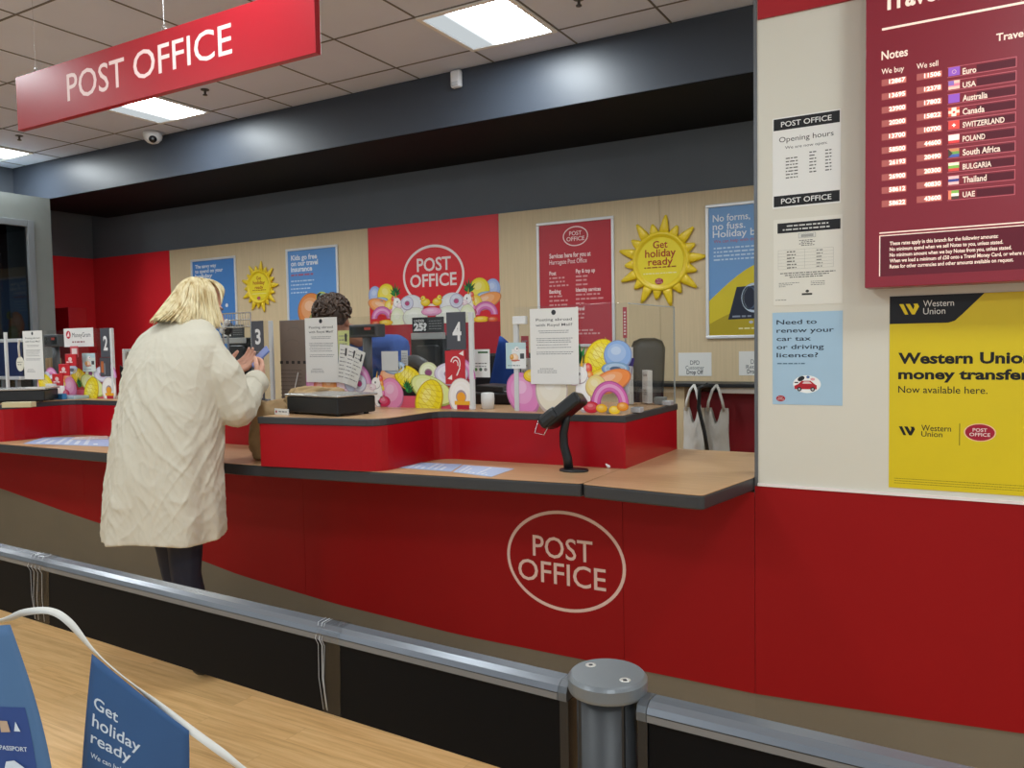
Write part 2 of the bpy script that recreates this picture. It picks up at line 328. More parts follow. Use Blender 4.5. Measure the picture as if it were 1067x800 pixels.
# ================================================================== THE ROOM
FZ = -.035        # floor level
D = 3.05          # plane of the white wall and the counter front
DF = 4.60         # fascia plane
DB = 5.60         # back wall of the staff area
CZ = 1.42+1.833   # ceiling height
XL = -7.75        # left wall face
structure(box('floor', -9.5, 4.5, -1.3, 5.8, FZ-.05, FZ, M['floor']))
structure(box('floor_shop', -9.5, 4.5, -5, -1.3, FZ-.05, FZ, mat('c9c9c6', .35, var=.03)))  # unseen floor, made pale grey for a brighter, less orange bounce
structure(box('ceiling', -9.5, 4.5, -5, 5.8, CZ, CZ+.05, M['tile']))
bm = bmesh.new()
for k in range(-13, 12):
    x = -2.140+.6*k
    if -9.4 < x < 4.5: add_box(bm, x-.006, x+.006, -5, DF, CZ-.003, CZ+.001)
for k in range(-15, 3):
    y = 3.750+.597*k
    if y < DF: add_box(bm, -9.4, 4.5, y-.006, y+.006, CZ-.0032, CZ+.001)
structure(bm_obj('trim_1', bm, M['grid']))  # dark taupe of the bars includes the shadow at the tile edges
# bulkhead / fascia over the counter, left returns, back wall
ZF = 1.42+1.4695
structure(box('wall_fascia', -8.36, 3.0, DF, DB, ZF, CZ-.0035, M['bulk']))
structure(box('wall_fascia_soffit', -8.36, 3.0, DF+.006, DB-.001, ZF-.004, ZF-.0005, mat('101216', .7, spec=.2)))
structure(box('wall_back', -8.7, 3.0, DB, DB+.1, FZ, CZ-.003, M['slate2']))
zt = P(700, 203, DB)[1]
xa = P(97.5, 270, DB)[0]; xb = P(178, 262, DB)[0]; xr0 = P(384.5, 238, DB)[0]; xr1 = P(520.5, 223, DB)[0]; xs = P(688, 205, DB)[0]
o = box('wall_back_cladding', -3.0, 3, -.018, 0, .0, 0.0001, M['beige'])
bpy.data.objects.remove(o)
def clad(x0, x1, m, n, dz=0): return structure(box(n, x0, x1-.003, DB-.018, DB, FZ, zt+dz, m))
clad(xb, xr0, M['beige'], 'wall_back_panel_1'); clad(xr1, xs, M['beige'], 'wall_back_panel_2'); clad(xs, 3.0, M['beige'], 'wall_back_panel_3')
clad(xa, xb, M['red'], 'wall_back_panel_4')
o = structure(box('wall_back_panel_5', xr0, xr1-.003, DB-.018, DB, FZ, zt, M['red']))
# left side of the recess and the grey left wall with its window
structure(box('wall_recess', xa-.1, xa, DF-.02, DB, FZ, ZF+.35, M['slate2']))
structure(box('wall_recess_panel', xa, xa+.015, DF, DB-.018, FZ, zt, M['red']))
structure(box('wall_left_upper', -8.46, -8.36, -5, DF, ZF, CZ-.0035, M['slate']))
wy = 4.43; wz = 1.42+1.235
bm = bmesh.new()
add_box(bm, XL-.9, XL, wy, DF, FZ, ZF-.001); add_box(bm, XL-.7, XL, -5, wy, wz, ZF-.001); add_box(bm, XL-.12, XL, -5, 1.5, FZ, wz); add_box(bm, XL-.12, XL, 1.5, wy, FZ, 1.0)
structure(bm_obj('wall_left', bm, M['pgrey']))
w = structure(empty('window_1', (XL, 0, 0)))
bm = bmesh.new()
for a in ((1.5, 1.56, 1.0, wz), (wy-.06, wy, 1.0, wz), (1.56, wy-.06, wz-.06, wz), (1.56, wy-.06, 1.0, 1.06)): add_box(bm, -.05, .012, a[0], a[1], a[2], a[3], .003)
bm_obj('window_frame', bm, M['grey'], w)
box('pane', -.03, -.024, 1.56, wy-.06, 1.06, wz-.06, DARKGLASS, w)
box('reflection_strip', -.30, -.22, 4.24, 4.30, 1.0, wz-.0, M['redbase'], w)  # solid red strip standing in for a reflection in the glass
bm = bmesh.new()
for k in range(30): add_box(bm, -.5, -.45, 1.5, 4.3, 1.02+.055*k, 1.045+.055*k)
bm_obj('blind', bm, mat('2b2f33', .5), w)
# the white wall on the right with its red band and red foot
x0 = P(789.5, 300, D)[0]; zr = P(788, 504.5, D)[1]; zb = P(792.4, 20.6, D)[1]
structure(box('wall_right', x0, 3.2, D, D+.14, zr, CZ-.0035, M['white']))
structure(box('wall_right_band', x0+.004, 3.2, D-.008, D, zb, CZ-.004, mat('a81420', .4)))
structure(box('trim_2', x0-.012, x0, D-.004, D+.145, zr-.05, CZ-.0035, mat('6d7073', .35, metal=.5)))
structure(box('trim_3', x0, 3.2, D-.010, D, zr-.004, zr+.006, mat('efe6e2', .4)))

# ---- counter front: red skin cut along the swoosh over a taupe board
SW = [(-200, 455), (0, 508), (75, 535), (150, 560), (250, 598.5), (350, 628.5), (480, 661), (600, 685), (679, 700), (790, 722.5), (930, 744), (1067, 763.5), (1300, 790)]
sw = [P(a, b, D) for a, b in SW]
def swz(x):
    for (a, c), (b, d) in zip(sw, sw[1:]):
        if a <= x <= b: t = (x-a)/(b-a); return c+(d-c)*t
    return sw[0][1] if x < sw[0][0] else sw[-1][1]
cb = empty('service_counter', (-3.6, D, 0), 0, 'long red counter front with a taupe swoosh and a big white oval emblem', 'counter')
def loc_(x, y=D): return x+3.6, y-D
seams = [XL+.001, -6.2, -4.9, P(318, 560, D)[0], P(650, 600, D)[0], P(787, 600, D)[0]]
for a, b in zip(seams, seams[1:]):
    n = 14; pts = [(a+.0008+(b-a-.0016)*k/n, swz(a+(b-a)*k/n)) for k in range(n+1)] + [(b-.0008, zr-.03), (a+.0008, zr-.03)]
    prism('front_panel', [(x+3.6, z) for x, z in pts], -.006, 0, M['redbase'], cb, axis='y')
box('kick_panel', XL+3.601, P(787, 600, D)[0]+3.6, 0.0, .05, FZ, zr-.03, M['kick'], cb)
A = Art(.006, -3.6, 0, D)
ex, ez = P(588.5, 584.5, D); rx = (P(650, 584, D)[0]-P(527, 584, D)[0])/2; rz = (P(588, 532.5, D)[1]-P(588, 637, D)[1])/2
ex += 3.6
A.ring(ex, ez, rx, rz, .014, 'e9c9bd', 1, 72)
A.textp('POST', 556, 578, 618, 21, 'e9c9bd', bold=.006); A.textp('OFFICE', 541, 602, 632, 21, 'e9c9bd', bold=.006)
A.build('emblem', cb)
# red foot of the right wall, same skin
n = 14; a, b = P(787, 600, D)[0], 3.2
pts = [(a+.001+(b-a)*k/n, swz(a+(b-a)*k/n)) for k in range(n+1)] + [(b, zr-.005), (a+.001, zr-.005)]
structure(prism('wall_right_foot', pts, D-.006, D+.02, M['redbase'], axis='y'))
structure(box('wall_right_kick', a, 3.2, D, D+.14, FZ, zr-.005, M['kick']))

# ---- worktops: dark rounded edge band and laminate top
WZ = .90
def worktop(name, pts, label, z1=WZ, t=.05, group=None, inset=.004):
    c = Vector((sum(p[0] for p in pts)/len(pts), sum(p[1] for p in pts)/len(pts)))
    o = empty(name, (c.x, c.y, z1-t), 0, label, 'counter top', group)
    L = [(p[0]-c.x, p[1]-c.y) for p in pts]
    prism('edge_band', L, 0, t-.001, M['edge'], o, bev=.007)
    bm = bmesh.new(); f = bm.faces.new([bm.verts.new((x, y, t-.001)) for x, y in L])
    bmesh.ops.recalc_face_normals(bm, faces=[f]); bmesh.ops.inset_region(bm, faces=[f], thickness=inset+.006, depth=0)
    keep = bm.faces[:] ; 
    bm.faces.ensure_lookup_table(); inner = f
    for g in bm.faces[:]:
        if g is not inner: bm.faces.remove(g)
    r = bmesh.ops.extrude_face_region(bm, geom=[inner])
    for v in r['geom']:
        if isinstance(v, bmesh.types.BMVert): v.co.z = t+.0012
    bmesh.ops.delete(bm, geom=[v for v in bm.verts if not v.link_faces], context='VERTS')
    bm_obj('laminate', bm, M['lam'], o); return o
def arc(cx, cy, r, a0, a1, n=6): return [(cx+r*math.cos(math.radians(a0+(a1-a0)*k/n)), cy+r*math.sin(math.radians(a0+(a1-a0)*k/n))) for k in range(n+1)]
worktop('worktop', [(XL+.003, 2.49), (-2.85, 2.49), (-2.1, 2.568), (-1.27, 2.655)] + arc(-1.262, 2.675, .02, -80, 0, 4) + [(-1.240, 3.048), (-1.240, 3.2), (XL+.003, 3.2)], 'long writing shelf with dark rounded edge and light wood laminate in front of the screens')
xw = x0-.014
worktop('worktop', [(-1.236, 2.668)] + arc(-1.216, 2.668, .02, 180, 260, 4) + [(-.83, 2.615)] + arc(-.80, 2.645, .03, -88, -38, 4) + [(xw, 3.03), (xw, 3.70), (-1.22, 3.70), (-1.236, 3.68)], 'separate wood laminate counter flap with chamfered corner beside the white wall')

# ---- raised red shelves carrying the screens (station blocks)
RZ0, RZ1 = WZ+.0015, 1.118
def rounded(pts, rad, n=5):
    out = []
    N = len(pts)
    for i in range(N):
        p, r = Vector(pts[i]), rad[i]
        if r == 0: out.append(tuple(p)); continue
        a = (Vector(pts[i-1])-p).normalized(); b = (Vector(pts[(i+1) % N])-p).normalized()
        p0, p1 = p+a*r, p+b*r
        for k in range(n+1):
            t = k/n; out.append(tuple(p0*(1-t)**2+p*2*t*(1-t)+p1*t*t))
    return out
def riser(pts, rad, label, group):
    q = rounded(pts, rad); c = Vector((sum(p[0] for p in q)/len(q), sum(p[1] for p in q)/len(q)))
    o = empty('raised_shelf', (c.x, c.y, RZ0), 0, label, 'counter shelf', group); L = [(x-c.x, y-c.y) for x, y in q]
    h = RZ1-RZ0
    prism('red_upstand', [(x*.996, y*.99+.002) for x, y in L], 0, h-.03, M['redgloss'], o)
    prism('edge_band', L, h-.03, h-.001, M['edge'], o, bev=.004)
    prism('laminate', [(x*.985, y*.965+.004) for x, y in L], h-.001, h+.0012, M['lam'], o); return o
riser([(-1.218, 3.03), (-1.218, 3.70), (-2.18, 3.70), (-2.18, 3.35), (-2.715, 3.30), (-2.715, 2.475), (-2.10, 2.555), (-2.10, 2.99)], [.01, .01, 0, .0, 0, .02, .09, .10], 'stepped red raised shelf right of the customer, holding the number 4 screen', None)
riser([(-2.80, 3.00), (-2.80, 3.30), (-5.62, 3.30), (-5.62, 2.46), (-4.85, 2.50), (-4.85, 2.97)], [.01, 0, 0, .02, .16, .14], 'long stepped red raised shelf left of the customer, holding the number 2 screen', None)
riser([(-5.75, 3.0), (-5.75, 3.30), (XL+.01, 3.30), (XL+.01, 2.97)], [.01, 0, 0, 0], 'red raised shelf at the far left end of the counter', None)

# staff desk behind the screens
dk = empty('staff_desk', (-4.3, 3.75, 0), 0, 'low staff desk behind the counter screens', 'desk')
box('desk_top', -.9, 2.9, -.38, -.02, .80, .84, M['lam'], dk, .004)
for x in (-.8, .4, 1.6, 2.8): box('leg', x-.03, x+.03, -.34, -.06, FZ, .80, M['grey'], dk)

# ================================================================== CEILING THINGS
def light_panel(xc, yc, label, grp='square ceiling lights'):
    o = empty('ceiling_light', (xc, yc, CZ-.003), 0, label, 'ceiling light', grp)
    bm = bmesh.new()
    for a in ((-.298, .298, -.298, -.27), (-.298, .298, .27, .298), (-.298, -.27, -.27, .27), (.27, .298, -.27, .27)): add_box(bm, a[0], a[1], a[2], a[3], -.012, 0, .002)
    bm_obj('frame', bm, mat('f2f2f0', .4), o)
    mesh('diffuser', [(-.27, -.27, -.006), (.27, -.27, -.006), (.27, .27, -.006), (-.27, .27, -.006)], [(0, 1, 2, 3)], LIGHT, o)
    return o
LIGHT = bpy.data.materials.new('diffuser_glow'); LIGHT.use_nodes = True; nt = LIGHT.node_tree; nt.nodes.clear()
out = nt.nodes.new('ShaderNodeOutputMaterial'); em = nt.nodes.new('ShaderNodeEmission'); em.inputs[0].default_value = (.90, .97, 1.0, 1)
tc = nt.nodes.new('ShaderNodeTexCoord'); sp = nt.nodes.new('ShaderNodeSeparateXYZ'); mr = nt.nodes.new('ShaderNodeMapRange'); L_ = nt.links.new
L_(tc.outputs['Object'], sp.inputs[0]); L_(sp.outputs['X'], mr.inputs[0]); mr.interpolation_type = 'SMOOTHSTEP'
mr.inputs[1].default_value = -.14; mr.inputs[2].default_value = .05; mr.inputs[3].default_value = .34; mr.inputs[4].default_value = 26  # left side dimmed in the emission, imitating its greyer look when seen aslant
L_(mr.outputs[0], em.inputs[1]); L_(em.outputs[0], out.inputs[0])
light_panel(-2.442, 4.049, 'square lit ceiling panel at the top centre of the photo')
light_panel(-5.442, 4.049, 'square lit ceiling panel below the hanging sign, left of the dome camera')
light_panel(-7.842, 4.049, 'square lit ceiling panel at the far left edge of the photo')
for x in (.558, 3.558): light_panel(x, 4.049, 'added unseen ceiling panel brightening the staff area behind the white wall')  # unseen lamps added to brighten the back wall
for j, y in enumerate((1.661, -.727, -3.115)):
    for i, x in enumerate((-7.842, -5.442, -2.442, .558, 3.558)):
        light_panel(x, y, 'square lit ceiling panel over the shop floor, out of frame')
# dome camera, sensor, hooks
dx, dy = PZ(159, 139, CZ); dy = 4.49; dx = P(159, 139, 4.49)[0]
o = empty('dome_camera', (dx, dy, CZ-.0035), 0, 'small white dome security camera on the ceiling edge', 'security camera')
bm = bmesh.new(); add_lathe(bm, [(.075, 0), (.078, -.03), (.07, -.06), (.045, -.085), (.02, -.095), (.004, -.097)]); bm_obj('housing', bm, mat('d9dadb', .35), o, True)
v = (Vector((0, 0, CAMZ))-Vector((dx, dy, CZ-.06))).normalized()
bm = bmesh.new(); bmesh.ops.create_icosphere(bm, subdivisions=3, radius=.034); 
for q in bm.verts: q.co = q.co + Vector((0, 0, -.052)) + v*.048
bm_obj('lens', bm, mat('131417', .15), o, True)
bm = bmesh.new(); bmesh.ops.create_icosphere(bm, subdivisions=2, radius=.011)
for q in bm.verts: q.co = q.co + Vector((0, 0, -.052)) + v*.077
bm_obj('lens_glass', bm, mat('6d7378', .2), o, True)
sx, sz = P(477.5, 83, DF)
o = empty('motion_sensor', (sx, DF, sz), 0, 'small white motion sensor mounted high on the dark fascia', 'sensor')
bm = bmesh.new(); add_box(bm, -.038, .038, -.045, 0, -.06, .055, .014); bm_obj('housing', bm, mat('e2e3e6', .35), o)
bm = bmesh.new(); add_box(bm, -.028, .028, -.05, -.03, -.052, -.02, .008); bm_obj('lens', bm, mat('c4c6ca', .2), o)
for (a, b, n) in ((213.5, 97, 'small dark ceiling hook right of the hanging sign and left lamp'), (603, 2, 'small dark ceiling hook at the top edge right of the lamp'), (20, 145, 'small dark ceiling hook above the far left lamp')):
    hx, hy = PZ(a, b-4, CZ)
    o = empty('ceiling_hook', (hx, hy, CZ-.003), 0, n, 'hook', 'ceiling hooks')
    bm = bmesh.new(); add_lathe(bm, [(.03, 0), (.03, -.004), (.008, -.006), (.008, -.03), (.016, -.034), (.016, -.04), (.003, -.042)], n=12)
    bm_obj('stem', bm, mat('4a4542', .5), o)
# hanging sign
YS = 2.2
ax, az = P(18.7, 136, YS); bx, _ = P(329, 53, YS); _, tz = P(18.5, 80, YS)
W, H = bx-ax, tz-az
o = empty('hanging_sign', (ax, YS, az), 0, 'long red hanging sign with white lettering below the ceiling', 'sign')
box('sign_panel', 0, W, 0, .028, 0, H, mat('a41c28', .3, var=.02, scale=2), o, .0015)
A = Art(.0, ax, az, YS)
A.textp('POST', 70.5, 105.5, 131, 28, 'f1d3cf', bold=.004); A.textp('OFFICE', 139.5, 84, 243, 29, 'f1d3cf', bold=.004)
A.build('lettering', o)
for u in (.075, .56, .93):
    bm = bmesh.new(); add_tube(bm, [(u*W, .014, H+.012), (u*W, .014, CZ-az-.003)], .0007, 6); bm_obj('wire', bm, M['steel'], o)
    tube('clip', [(u*W-.012, .014, H-.002), (u*W-.012, .014, H+.018), (u*W, .014, H+.026), (u*W+.012, .014, H+.018), (u*W+.012, .014, H-.002)], .0022, M['steel'], o, 6)

# ================================================================== WHITE WALL NOTICES
Y0 = D
o, A, w, h = sheet('opening_hours_notice', 'white opening hours notice with black header and footer bars, highest on the white wall', 'notice', (805, 124, 876, 218), Y0)
bl = '1c1c1e'
A.rect(.004, w-.003, h-.045, h-.004, bl); A.rect(.004, w-.003, .006, .045, bl)
A.text('POST OFFICE', w/2, h-.034, .018, 'e8e8e4', 2, w*.74, 'c', .008); A.text('POST OFFICE', w/2, .016, .018, 'e8e8e4', 2, w*.74, 'c', .008)
A.text('Opening hours', w/2, h-.088, .018, '33332f', 1, w*.80, 'c'); A.text('We are now open:', w/2, h-.114, .010, '44443f', 1, w*.62, 'c')
for k, dname in enumerate(['Monday', 'Tuesday', 'Wednesday', 'Thursday', 'Friday', 'Saturday', 'Sunday']):
    z = h-.150-.0115*k
    A.words(w*.20, z, w*.18, .004, '5c5c58', 1, k)
    A.words(w*.55, z+.012, w*.10, .004, '5c5c58', 1, k+9); A.words(w*.78, z+.012, w*.09, .004, '5c5c58', 1, k+17)
A.build('print', o)
o, A, w, h = sheet('collection_times_notice', 'white notice with a black header and small tables, below the opening hours notice', 'notice', (806, 229.5, 878, 318.5), Y0, mat('e2e0d4', .6))
A.rect(w*.06, w*.97, h-.05, h-.014, bl)
A.words(w*.2, h-.028, w*.6, .005, 'cfcfca', 2, 1); A.words(w*.14, h-.041, w*.7, .005, 'cfcfca', 2, 2)
A.rect(w*.37, w*.62, h-.072, h-.055, '8d8d86', 1); A.rect(w*.375, w*.615, h-.071, h-.056, 'd9d9d2', 1.5)
for k in range(18): A.rect(w*(.41+.01*k), w*(.416+.01*k), h-.069, h-.059, '77776f', 2)
for k in range(4): A.words(w*(.38+.03*(k % 2)), h-.082-.006*k, w*.2, .0028, '6b6b66', 1, k+4)
for k in range(7):
    z = h-.112-.0115*k; A.rect(w*.07, w*.87, z, z+.0007, 'a2a29a', 1)
    if k: A.words(w*.2, z+.003, w*.14, .004, '55554f', 1, k+20); A.words(w*.63, z+.003, w*.09, .004, '8a8a84', 1, k+30)
for x in (.07, .46, .87): A.rect(w*x, w*x+.0007, h-.181, h-.112, 'a2a29a', 1)
for k in range(3): A.words(w*(.10+.07*k), h-.197-.0075*k, w*(.8-.16*k), .0032, '55554f', 1, k+40)
for k in range(3): A.words(w*.08, h-.232-.006*k, w*(.3-.1*k), .0024, '84847c', 1, k+50); A.words(w*.55, h-.230-.006*k, w*.2, .0024, '84847c', 1, k+60)
A.rect(w*.42, w*.57, .034, .041, '44443f', 1); A.ell(w*.5, .048, .006, .005, '44443f', 1, 12); A.words(w*.03, .018, w*.16, .0024, '84847c', 1, 70)
A.build('print', o)
o, A, w, h = sheet('car_tax_notice', 'pale blue notice about car tax and driving licence with a small red car picture', 'notice', (805, 326, 878, 421), Y0, mat('a6c6dc', .45, var=.02, scale=6))
nv = '15243c'
for t, x1_, z, in (('Need to', .64, .043), ('renew your', .88, .073), ('car tax', .56, .103), ('or driving', .74, .133), ('licence?', .66, .163)): A.text(t, w*.06, h-z, .016, nv, 1, w*(x1_-.06), bold=.01)
A.words(w*.07, h-.188, w*.42, .004, '4a6a86', 1, 3)
cx, cz = w*.50, .075
A.ell(cx, cz, .048, .032, 'f2f4f4', 1, 40)
A.poly([(cx-.042, cz-.018), (cx-.044, cz-.006), (cx-.030, cz+.0), (cx-.018, cz+.012), (cx+.012, cz+.013), (cx+.026, cz+.001), (cx+.034, cz-.004), (cx+.034, cz-.018)], 'b3202f', 2)
A.poly([(cx-.016, cz+.002), (cx-.010, cz+.010), (cx+.008, cz+.010), (cx+.018, cz+.002)], 'e6c9cc', 3)
for q in (-.026, .02): A.ell(cx+q, cz-.018, .008, .008, '1d1d22', 3, 16); A.ell(cx+q, cz-.018, .004, .004, 'b9b9bd', 4, 12)
A.ell(cx-.020, cz+.020, .013, .008, '23262b', 2.5, 20, rot=.5); A.rect(cx-.043, cz > 0 and cx-.030, cz+.004, cz+.008, '23262b', 2.5); A.ell(cx+.004, cz+.026, .006, .005, '5577aa', 2.6, 12); A.ell(cx+.02, cz+.018, .008, .005, 'e0a6aa', 2.6, 12)
A.oval(w*.12, .022, .016, .011, 'd8606c', 'a81c2c', 'f0d6d4', 2)
A.build('print', o)
# big yellow poster
o, A, w, h = sheet('money_transfer_poster', 'large yellow poster about money transfer with black logo block, right of the notices', 'poster', (927.2, 309, 1066, 507.5), Y0, mat('dcc40c', .42, var=.03, scale=4, bump=.12, bscale=7), w=.62, thick=.002)
k_ = '17171a'
def wu(x, z, s, c):     # two slanted bars with rounded shoulder
    A.poly([(x, z+s), (x+.36*s, z+s), (x+.78*s, z), (x+.5*s, z)], c, 3)
    A.poly([(x+.55*s, z+s), (x+.91*s, z+s), (x+1.2*s, z+.45*s), (x+1.3*s, z+.8*s), (x+1.2*s, z+s), (x+1.55*s, z+s), (x+1.68*s, z+.72*s), (x+1.32*s, z), (x+1.08*s, z)], c, 3)
lx, lz = A.lp(981, 337); 
x1_, z1_ = A.lp(1012, 313)
pts = [(0, h), (0, A.lp(927, 341)[1]), (A.lp(988, 340)[0], A.lp(988, 338)[1])]
qx, qz = A.lp(995, 334); pts += [(qx, qz), (A.lp(1003, 327)[0], A.lp(1003, 327)[1]), (A.lp(1026, 306)[0], h)]
A.poly([(x, max(z, h-.094)) for x, z in pts], k_, 1)
X, Z = A.lp(937, 328); wu(X, Z, .036, 'ecd21e'); 
A.textp('Western', 962, 319.5, 994, 6.5, 'e8e6df', 2); A.textp('Union', 962, 327.5, 985, 6.5, 'e8e6df', 2)
A.textp('Western Union', 936, 378.5, 1077, 10.5, k_, 2, .035); A.textp('money transfers', 936, 394.5, 1082, 9.5, k_, 2, .035)
A.textp('Now available here.', 936, 409, 1029, 7, k_, 2, .004)
X, Z = A.lp(936.5, 453); wu(X, Z, .030, k_)
A.textp('Western', 960, 448.5, 991, 6, k_, 2, .004); A.textp('Union', 960, 454.5, 982, 5.5, k_, 2, .004)
A.rectp(999.5, 441, 1000.3, 464, '8b7d12')
X, Z = A.lp(1021, 450.5); A.ell(X, Z, .046, .030, 'f1c59c', 1, 40); A.oval(X, Z, .042, .027, 'a51c34', 'a51c34', 'f0dcd8', 2)
for k in range(3): A.words(.017, .032-.008*k, w-.04, .002, '8b7d12', 1, k+80)
A.build('print', o)

# currency rate board
YB = 2.93
xb0, zb0 = P(901, 300, YB); _, zt0 = P(903, -60, YB)
W, H = 1.05, zt0-zb0
bd = empty('rate_board', (xb0, D-.009, zb0), 0, 'large dark red currency rate board with lit rates, on the white wall', 'board')
bred = mat('8e2433', .3, var=.03, scale=2)
box('casing', 0, W, -(D-.009-YB), 0, 0, H, bred, bd, .002)
A = Art(D-.009-YB, xb0, zb0, YB); cr = mat('f6dccb', .5, emit=.22)
A.textp('Travel Money', 919, 11, 1062, 19, cr, 1, .03)
A.rect(A.lp(919, 31)[0], W-.06, A.lp(919, 32)[1], A.lp(919, 29.6)[1], cr, 1)
A.textp('Travel Card', 1038, 43, 1098, 7.5, cr, 1, .02)
A.textp('Notes', 918.5, 62.5, 946, 8.5, cr, 1, .02); A.textp('We buy', 918.5, 77.6, 942, 5.5, cr, 1, .01); A.textp('We sell', 955, 72, 977.5, 5.5, cr, 1, .01)
A.build('lettering', bd)
led = mat('ffe7d6', .5, emit=.55); ledb = mat('b8605a', .5, emit=.10)
names = ['Euro', 'USA', 'Australia', 'Canada', 'SWITZERLAND', 'POLAND', 'South Africa', 'BULGARIA', 'Thailand', 'UAE']
buy = ['12867', '13695', '23900', '20200', '13700', '58500', '26193', '26900', '58612', '58622']
sell = ['11506', '12378', '17802', '15822', '10700', '44600', '20490', '20300', '40830', '43600']
wid = [14, 14, 26, 23, 44, 24, 40, 31, 26, 14]
bz = [86.5, 101, 115, 129, 143, 157, 170.5, 185, 198.5, 212.5]; sz_ = [80.5, 94.5, 108.5, 122.5, 136.5, 151, 165, 179.5, 193.5, 208]
nz = [75, 89, 103, 117, 130.5, 145, 159.5, 174, 188, 203]
fl = [('8a52b0', '8a52b0', '8a52b0'), ('f0b8a8', 'd9788a', 'f0b8a8'), ('8a4fb2', '8a4fb2', '8a4fb2'), ('d8563f', 'f3d2bc', 'd8563f'), ('d8473f',)*3, ('f3dfd0', 'f3dfd0', 'd23a3a'), ('c8825a', '6b9a4c', '4a5aa0'), ('f2e6c4', '79a84c', 'c8403a'), ('e7b0ac', '3a3f80', 'e7b0ac'), ('7aa84a', 'f2ead4', '4a3a34')]
A = Art(D-.009-YB, xb0, zb0, YB); B = Art(D-.009-YB, xb0, zb0, YB)
for k in range(10):
    for (xl, xr, zz, tx) in ((918.7, 944.3, bz[k], buy[k]), (955.2, 981.3, sz_[k], sell[k])):
        X0, Z0 = B.lp(xl, zz+3.6); X1, _ = B.lp(xr, zz-1); _, Z1 = B.lp(xl, zz-3.2)
        B.rect(X0, X1, Z0, Z1, ledb, 1); wdd = X1-X0
        B.rect(X0+wdd*.33, X1, Z0+.002, Z1-.002, mat('d87a6c', .5, emit=.22), 2); B.text(tx, X0+wdd*.30, Z0+.005, (Z1-Z0)*.62, led, 3, wdd*.66, bold=.03)
    X0, Z0 = A.lp(987, nz[k]+6.3); X1, _ = A.lp(1058, nz[k]-2); _, Z1 = A.lp(987, nz[k]-4.6); X1 = A.lp(1059, 100)[0]
    lc = mat('c8606a', .4, emit=.1)
    A.rect(X0, X1, Z0, Z0+.0022, lc, 1); A.rect(X0, X1, Z1-.0022, Z1, lc, 1); A.rect(X1-.0022, X1, Z0, Z1, lc, 2); A.rect(X0+.08, X1-.003, Z0+.004, Z1-.006, '611b2b', 1)
    fx0 = X0+.003; fx1 = A.lp(1000, 100)[0]; hh = (Z1-Z0)
    for q, cc in enumerate(fl[k]): A.rect(fx0, fx1, Z0+.004+(2-q)*(hh-.006)/3, Z0+.004+(3-q)*(hh-.006)/3, mat(cc, .5, emit=.35), 2)
    mx_ = (fx0+fx1)/2; mz = (Z0+Z1)/2
    if k == 0: A.ring(mx_, mz, .006, .006, .001, mat('f0c8a0', .5, emit=.4), 3, 12)
    if k == 1: A.rect(fx0, mx_, mz, Z1-.002, mat('8a6ab0', .5, emit=.3), 3)
    if k == 3: A.rect(fx0+.009, fx1-.009, Z0+.004, Z1-.002, mat('f6e6c8', .5, emit=.4), 3); A.ell(mx_, mz, .004, .004, mat('d04038', .5, emit=.3), 4, 8)
    if k == 4: A.rect(mx_-.005, mx_+.005, mz-.0015, mz+.0015, led, 3); A.rect(mx_-.0015, mx_+.0015, mz-.005, mz+.005, led, 3)
    if k == 6: A.poly([(fx0, Z0+.004), (fx0+.012, mz), (fx0, Z1-.002)], mat('4a4030', .5, emit=.2), 3)
    if k == 9: A.rect(fx0, fx0+.008, Z0+.004, Z1-.002, mat('e87a5a', .5, emit=.4), 3)
    xl = A.lp(1003, nz[k]+2.5)
    A.text(names[k], xl[0], xl[1], .016 if names[k].isupper() else .018, mat('f6dccb', .5, emit=.18), 3, A.lp(1003+wid[k], 100)[0]-xl[0], bold=.025)
A.build('currency_list', bd); B.build('rate_display', bd)
A = Art(D-.009-YB, xb0, zb0, YB)
X0, Z0 = A.lp(916, 288); _, Z1 = A.lp(916, 245.5)
A.rect(X0, W-.04, Z0, Z1, mat('6a1a2a', .12), 1); A.rect(X0, W-.04, Z1-.003, Z1, cr, 2); A.rect(X0, X0+.003, Z0, Z1, cr, 2); A.rect(X0, W-.04, Z1+.006, Z1+.010, cr, 2)
for k, (t, xr) in enumerate([('These rates apply in this branch for the following amounts:', 1040), ('No minimum spend when we sell Notes to you, unless stated.', 1045), ('No minimum amount when we buy Notes from you, unless stated.', 1054), ('When we load a minimum of £50 onto a Travel Money Card, or where a', 1068), ('Rates for other currencies and other amounts available on request.', 1056)]):
    A.textp(t, 927, 255.5+6*k, xr, 3.6, cr, 2, .02)
A.build('small_print', bd)

# ================================================================== BACK WALL
YW = DB-.018
def framed(name, label, px, col, w=None, hpx=None, fr=.022):
    xl, yt, xr, yb = px
    xa_, z1 = P(xl, yt, YW); _, z0 = P(xl, yb, YW); xb_ = P(xr, (yt+yb)/2, YW)[0]
    if w: xb_ = xa_+w
    W, H = xb_-xa_, z1-z0
    o = empty(name, (xa_, YW, z0), 0, label, 'poster', None)
    bm = bmesh.new()
    for a in ((0, W, 0, fr), (0, W, H-fr, H), (0, fr, fr, H-fr), (W-fr, W, fr, H-fr)): add_box(bm, a[0], a[1], -.018, 0, a[2], a[3], .004)
    bm_obj('frame', bm, M['frame'], o)
    box('poster_sheet', fr*.6, W-fr*.6, -.008, 0, fr*.6, H-fr*.6, mat(col, .35, var=.02, scale=3), o)
    return o, Art(.008, xa_, z0, YW), W, H
wt = 'e6eaf0'
